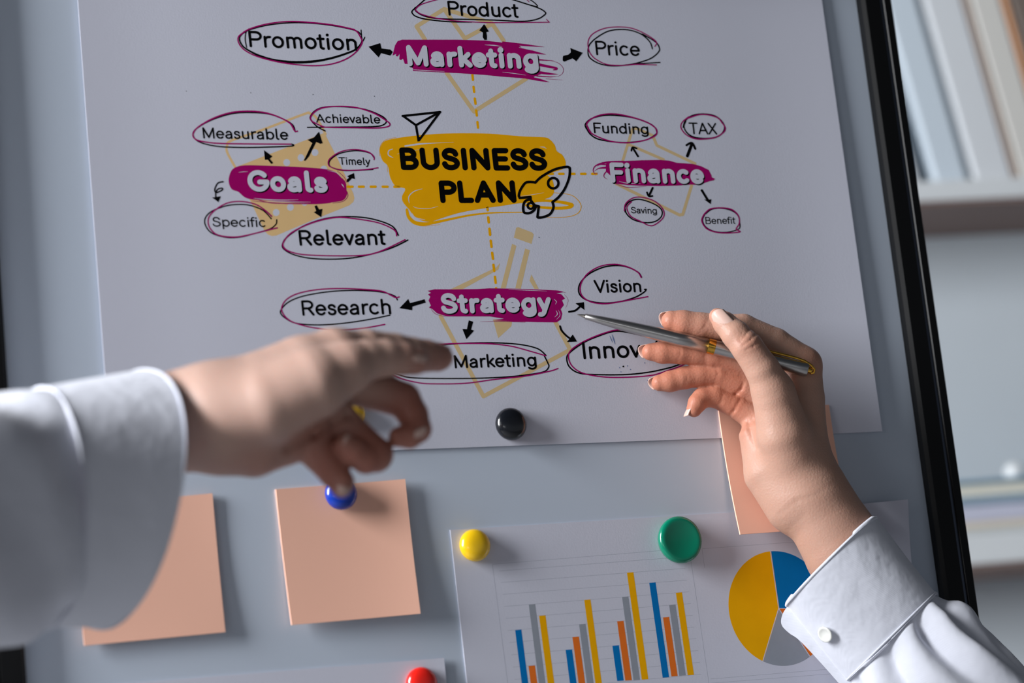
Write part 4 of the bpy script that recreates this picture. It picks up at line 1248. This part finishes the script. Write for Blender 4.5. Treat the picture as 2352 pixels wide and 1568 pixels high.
cre = [
    ([(1712, 903), (1714, 940), (1722, 985), (1738, 1030)], -30, 2.4, 6),
    ([(1690, 905), (1703, 893), (1708, 880)], -70, 2.4, 4), ([(1672, 960), (1686, 942), (1700, 918)], -70, 2.2, 4),
    ([(1698, 990), (1720, 972), (1728, 965)], -60, 2.4, 5),
    ([(1642, 838), (1650, 858), (1640, 884)], -60, .9, 4), ([(1570, 848), (1578, 870), (1572, 892)], -60, .8, 4),
    ([(1560, 788), (1563, 812), (1556, 832)], -60, .8, 4), ([(1625, 800), (1620, 818), (1622, 835)], -60, .8, 4),
    ([(1606, 765), (1620, 748), (1628, 730)], -60, .8, 4), ([(1660, 906), (1656, 924), (1645, 934)], -70, .9, 3.5),
    # thumb knuckle wrinkles
    ([(1700, 785), (1712, 770), (1722, 756)], 0, 1.6, 2.6), ([(1706, 794), (1724, 780), (1738, 766)], 0, 1.8, 2.6), ([(1714, 803), (1730, 795), (1744, 785)], 0, 1.4, 2.6), ([(1697, 780), (1706, 764)], 0, 1.2, 2.4),
    ([(1790, 1180), (1830, 1150), (1890, 1130)], -10, .7, 6), ([(1812, 1215), (1850, 1180)], -10, .5, 6),
]
flu = [(1550, 745, -20, 55, .9), (1500, 812, -15, 60, 1), (1525, 880, -20, 60, 1), (1600, 935, -20, 50, 1), (1640, 905, -40, 45, .8), (1640, 862, -40, 60, .8), (1620, 812, -30, 60, .7),
       (1690, 885, -50, 50, .6), (1720, 790, 70, 32, .55), (1640, 720, 30, 30, .4), (1715, 985, -20, 40, .5), (1880, 830, -40, 40, .4), (1690, 940, -50, 40, .6)]
h1 = hand_mesh('person', chains, D1, 2.6, M_SKIN, cre, flu)
tag(h1, 'person at the right in a white shirt holding a steel pen up to the board', 'person')
nail((1657, 736, 56), (-45, -46, -14), (-0.30, 0.10, 1), 44, 58, 24, D1, h1)
nail((1532, 728, -43), (-1, .15, 0), (0, -.45, -.9), 44, 38, 23, D1, h1)
nail((1483, 802, -44), (-1, .2, 0), (0, -.45, -.9), 38, 36, 20, D1, h1)
nail((1505.5, 875, -51), (-.94, .33, 0), (0, -.45, -.9), 36, 36, 19, D1, h1)
nail((1578, 939, -25), (-.5, .85, 0), (-.85, -.5, 0.12), 32, 38, 18, D1, h1)

# ---- left hand pointing
D2 = 1.15
chains = [
    (1, [(-300, 1240, 560, 76), (60, 1110, 180, 78), (230, 1015, 10, 82), (345, 980, -50, 100), (410, 968, -28, 117), (490, 955, -6, 120)]),
    (40, [(490, 955, 0, 116), (600, 915, -24, 108), (700, 862, -56, 94), (768, 826, -86, 74)]),
    (34, [(500, 962, 40, 90), (610, 930, 52, 92), (720, 880, 40, 84), (795, 845, 14, 60)]),
    (34, [(520, 1005, 0, 84), (580, 1018, -14, 78), (650, 1000, -50, 70), (715, 985, -78, 62)]),
    (30, [(600, 960, -70, 90), (720, 900, -110, 74)]),
    # thumb
    (18, [(795, 845, 14, 58), (840, 828, -10, 48), (884, 822, -34, 43), (925, 824, -54, 38), (955, 829, -68, 32), (966, 831, -74, 24)]),
    # index
    (14, [(768, 828, -90, 72), (840, 806, -130, 50), (905, 808, -176, 43), (945, 812, -206, 38), (978, 817, -236, 37), (1006, 820, -262, 33), (1014, 821, -270, 27)]),
    # middle
    (10, [(770, 862, -110, 60), (850, 892, -132, 48), (926, 918, -140, 41), (948, 952, -130, 36), (958, 985, -116, 33), (940, 1000, -102, 30), (916, 1003, -92, 24)]),
    # ring
    (8, [(740, 930, -90, 56), (800, 990, -90, 44), (862, 1044, -82, 41), (840, 1052, -62, 36), (812, 1036, -42, 33), (794, 1022, -32, 26)]),
    # little
    (10, [(690, 985, -62, 56), (732, 1040, -56, 42), (768, 1086, -48, 35), (784, 1108, -36, 30), (784, 1120, -28, 23)]),
]
flu = [(1000, 825, -250, 70, .8), (950, 985, -110, 80, .9), (850, 1040, -70, 90, .9), (775, 1090, -40, 80, .8), (930, 910, -140, 70, .7), (960, 830, -60, 50, .7), (700, 1000, -40, 90, .6), (580, 1060, 20, 90, .5)]
h2 = hand_mesh('person', chains, D2, 4.0, M_SKIN2, [([(860, 905), (800, 950), (720, 1000), (660, 1030)], -60, 8, 9)], flu)
tag(h2, 'person at the left in a white shirt pointing at the mind map', 'person')
nail((962, 812, -40), (1, .12, -.7), (.1, -.75, .8), 44, 46, 30, D2, h2)
nail((968, 1000, -84), (-.7, .35, .5), (.75, .4, .55), 36, 40, 26, D2, h2)
nail((1012, 792, -262), (1, .1, -.8), (.1, -1, -.1), 44, 46, 28, D2, h2)
nail((806, 1012, -14), (-.75, -.4, .3), (.2, -.5, .9), 36, 36, 26, D2, h2)
nail((790, 1118, -6), (.05, 1, .3), (.35, -.2, 1), 30, 36, 22, D2, h2)


# ------------------------------------------------------------------ sleeves
def loft(name, rings, d0, m, parent, seg=72, sub=6, fold=None, thick=2.5, e=0.85, close=False):
    """rings (centre, u, v) with triples (x, y, towards the viewer); fold(t, a) pushes the cloth in or out"""
    s = d0 / FPX
    R_ = [[Vector(q) for q in r] for r in rings]
    out = []
    for i in range(len(R_) - 1):
        p1, p2 = R_[i], R_[i + 1]; p0 = R_[i - 1] if i else p1; p3 = R_[i + 2] if i + 2 < len(R_) else p2
        for k in range(sub):
            t = k / sub
            out.append((i + t, [0.5 * ((2 * p1[j]) + (p2[j] - p0[j]) * t + (2 * p0[j] - 5 * p1[j] + 4 * p2[j] - p3[j]) * t * t + (3 * p1[j] - p0[j] - 3 * p2[j] + p3[j]) * t ** 3) for j in range(3)]))
    out.append((len(R_) - 1.0, R_[-1]))
    V = []; F = []
    for (t, (c, u, v)) in out:
        for k in range(seg):
            a = 2 * math.pi * k / seg
            ca, sa = math.cos(a), math.sin(a)
            x = math.copysign(abs(ca) ** e, ca); y = math.copysign(abs(sa) ** e, sa)
            f = 1.0 + (fold(t, a) if fold else 0)
            p = c + u * (x * f) + v * (y * f)
            V.append(at(p.x, p.y, d0 - p.z * s))
    for j in range(len(out) - 1):
        for k in range(seg):
            k2 = (k + 1) % seg
            F.append([j * seg + k, j * seg + k2, (j + 1) * seg + k2, (j + 1) * seg + k])
    o = obj(name, V, F, m, parent, True)
    fix_normals(o)
    md = o.modifiers.new('cloth', 'SOLIDIFY'); md.thickness = thick * s; md.offset = -1
    return o


def g(x, c, w): return math.exp(-((x - c) / w) ** 2)


def angd(a, b): return (a - b + math.pi) % (2 * math.pi) - math.pi


# right sleeve
def rfold(t, a):
    f = 0
    # a = 0 upper right edge, 90 degrees = towards the viewer, 180 = lower left edge
    tt = min(1.0, t * 1.6)
    # pleats gathered into the cuff, widening along the arm
    for deg, wd_, amp in ((38, .16, .16), (58, .10, -.20), (76, .16, .12), (95, .11, -.17), (118, .2, .10), (146, .12, -.12), (14, .12, -.12), (-12, .2, .10), (-40, .14, -.12)):
        f += amp * g(angd(a, math.radians(deg + 10 * math.sin(t * 1.4))), 0, wd_ + .05 * t) * tt * (1.0 if t < 1.6 else math.exp(-(t - 1.6)))
    f += -0.06 * g(t, 0.42, .22) * g(angd(a, 0), 0, .5) + 0.05 * g(t, 1.0, .4) * g(angd(a, 0), 0, .6)
    f += 0.05 * math.sin(2.2 * a + t * 3.0) * tt
    return f


sl1 = loft('shirt_sleeve', [((2046, 1464, 12), (98, -98, 0), (0, 0, 98)), ((2106, 1524, 30), (112, -108, 0), (0, 6, 118)), ((2182, 1624, 64), (128, -116, 0), (0, 6, 134)), ((2312, 1784, 110), (142, -122, 0), (0, 4, 140)), ((2480, 1980, 170), (150, -126, 0), (0, 4, 144))], D1, M_SHIRT, h1, 144, 14, rfold, 2.2)
cuff1 = loft('cuff', [((1911, 1292, 8), (102, -101, 0), (-7, -7, 104)), ((1914, 1296, 8), (103, -102, 0), (-7, -7, 105)), ((1980, 1380, 10), (103, -102, 0), (-4, -4, 105)), ((2042, 1458, 12), (103, -102, 0), (0, 0, 105)), ((2047, 1465, 12), (102, -101, 0), (0, 0, 104))], D1, M_SHIRT, sl1, 96, 6, lambda t, a: 0.010 * math.sin(3 * a + 2 * t), 4.0, 0.9)
# the loose end of the cuff below the button
fl = bez([(1835, 1372), (1806, 1396), (1795, 1418), (1796, 1436), (1812, 1453), (1836, 1470), (1880, 1516), (1928, 1570), (1960, 1606), (1985, 1600), (1950, 1540), (1900, 1470)], 5, True)
sD = D1 / FPX
MB().prism([at(p.x, p.y, D1 - (24 + 0.16 * (p.x - 1800)) * sD) for p in fl], [at(p.x, p.y, D1 - (15 + 0.16 * (p.x - 1800)) * sD) for p in fl]).build('cuff_flap', M_SHIRT, sl1)
bc_ = at(1896, 1456, D1 - 90 * sD)
bn = (CAM - bc_).normalized() * 0.8 + RIGHT * -0.55 + DOWN * 0.35
MB().lathe(bc_, bn, [(0, 15 * sD), (1.5 * sD, 18.5 * sD), (3 * sD, 19 * sD), (4.4 * sD, 17.5 * sD), (4.6 * sD, 13.5 * sD), (3.2 * sD, 12 * sD), (3.2 * sD, 0.00005)], 28).build('button', mat('pearl_button', (232, 232, 226), rough=0.25, coat=0.4), sl1, True)
# raised seam at the end of the cuff
ring = []
for k in range(61):
    a = 2 * math.pi * k / 60
    ca, sa = math.cos(a), math.sin(a)
    p = Vector((2045, 1462, 12)) + Vector((103.5, -102.5, 0)) * math.copysign(abs(ca) ** .9, ca) + Vector((0, 0, 106)) * math.copysign(abs(sa) ** .9, sa)
    ring.append(at(p.x, p.y, D1 - p.z * sD))
MB().tube(ring, 2.2 * sD, 8).build('seam', M_SHIRT, sl1, True)


# left sleeve
def lfold(t, a):
    f = 0
    f += -0.10 * g(angd(a, math.radians(75)), 0, .35) * g(t, .5, .6) + 0.08 * g(angd(a, math.radians(125)), 0, .3) * g(t, .8, .7)
    f += -0.05 * g(angd(a, math.radians(150)), 0, .3) * g(t, .4, .5) + 0.05 * math.sin(4 * a + 3 * t) * min(1, t)
    return f


sl2 = loft('shirt_sleeve', [((112, 1165, 165), (-4, -272, 0), (90, 6, 180)), ((20, 1192, 255), (-10, -282, 0), (104, 6, 182)), ((-120, 1225, 400), (-20, -300, 0), (116, 10, 170)), ((-330, 1270, 620), (-30, -310, 0), (124, 10, 135)), ((-560, 1320, 860), (-30, -320, 0), (124, 10, 135))], D2, M_SHIRT, h2, 96, 8, lfold, 2.2, 0.88)
loft('cuff', [((280, 1146, 16), (65, -294, -4), (126, 26, 205)), ((274, 1147, 22), (66, -295, -4), (127, 26, 206)), ((196, 1156, 90), (32, -286, 0), (108, 16, 196)), ((112, 1165, 165), (0, -277, 0), (94, 6, 186)), ((104, 1166, 172), (-2, -276, 0), (93, 6, 184))], D2, M_SHIRT, sl2, 96, 8, lambda t, a: 0.008 * math.sin(3 * a + t), 5.0, 0.92)
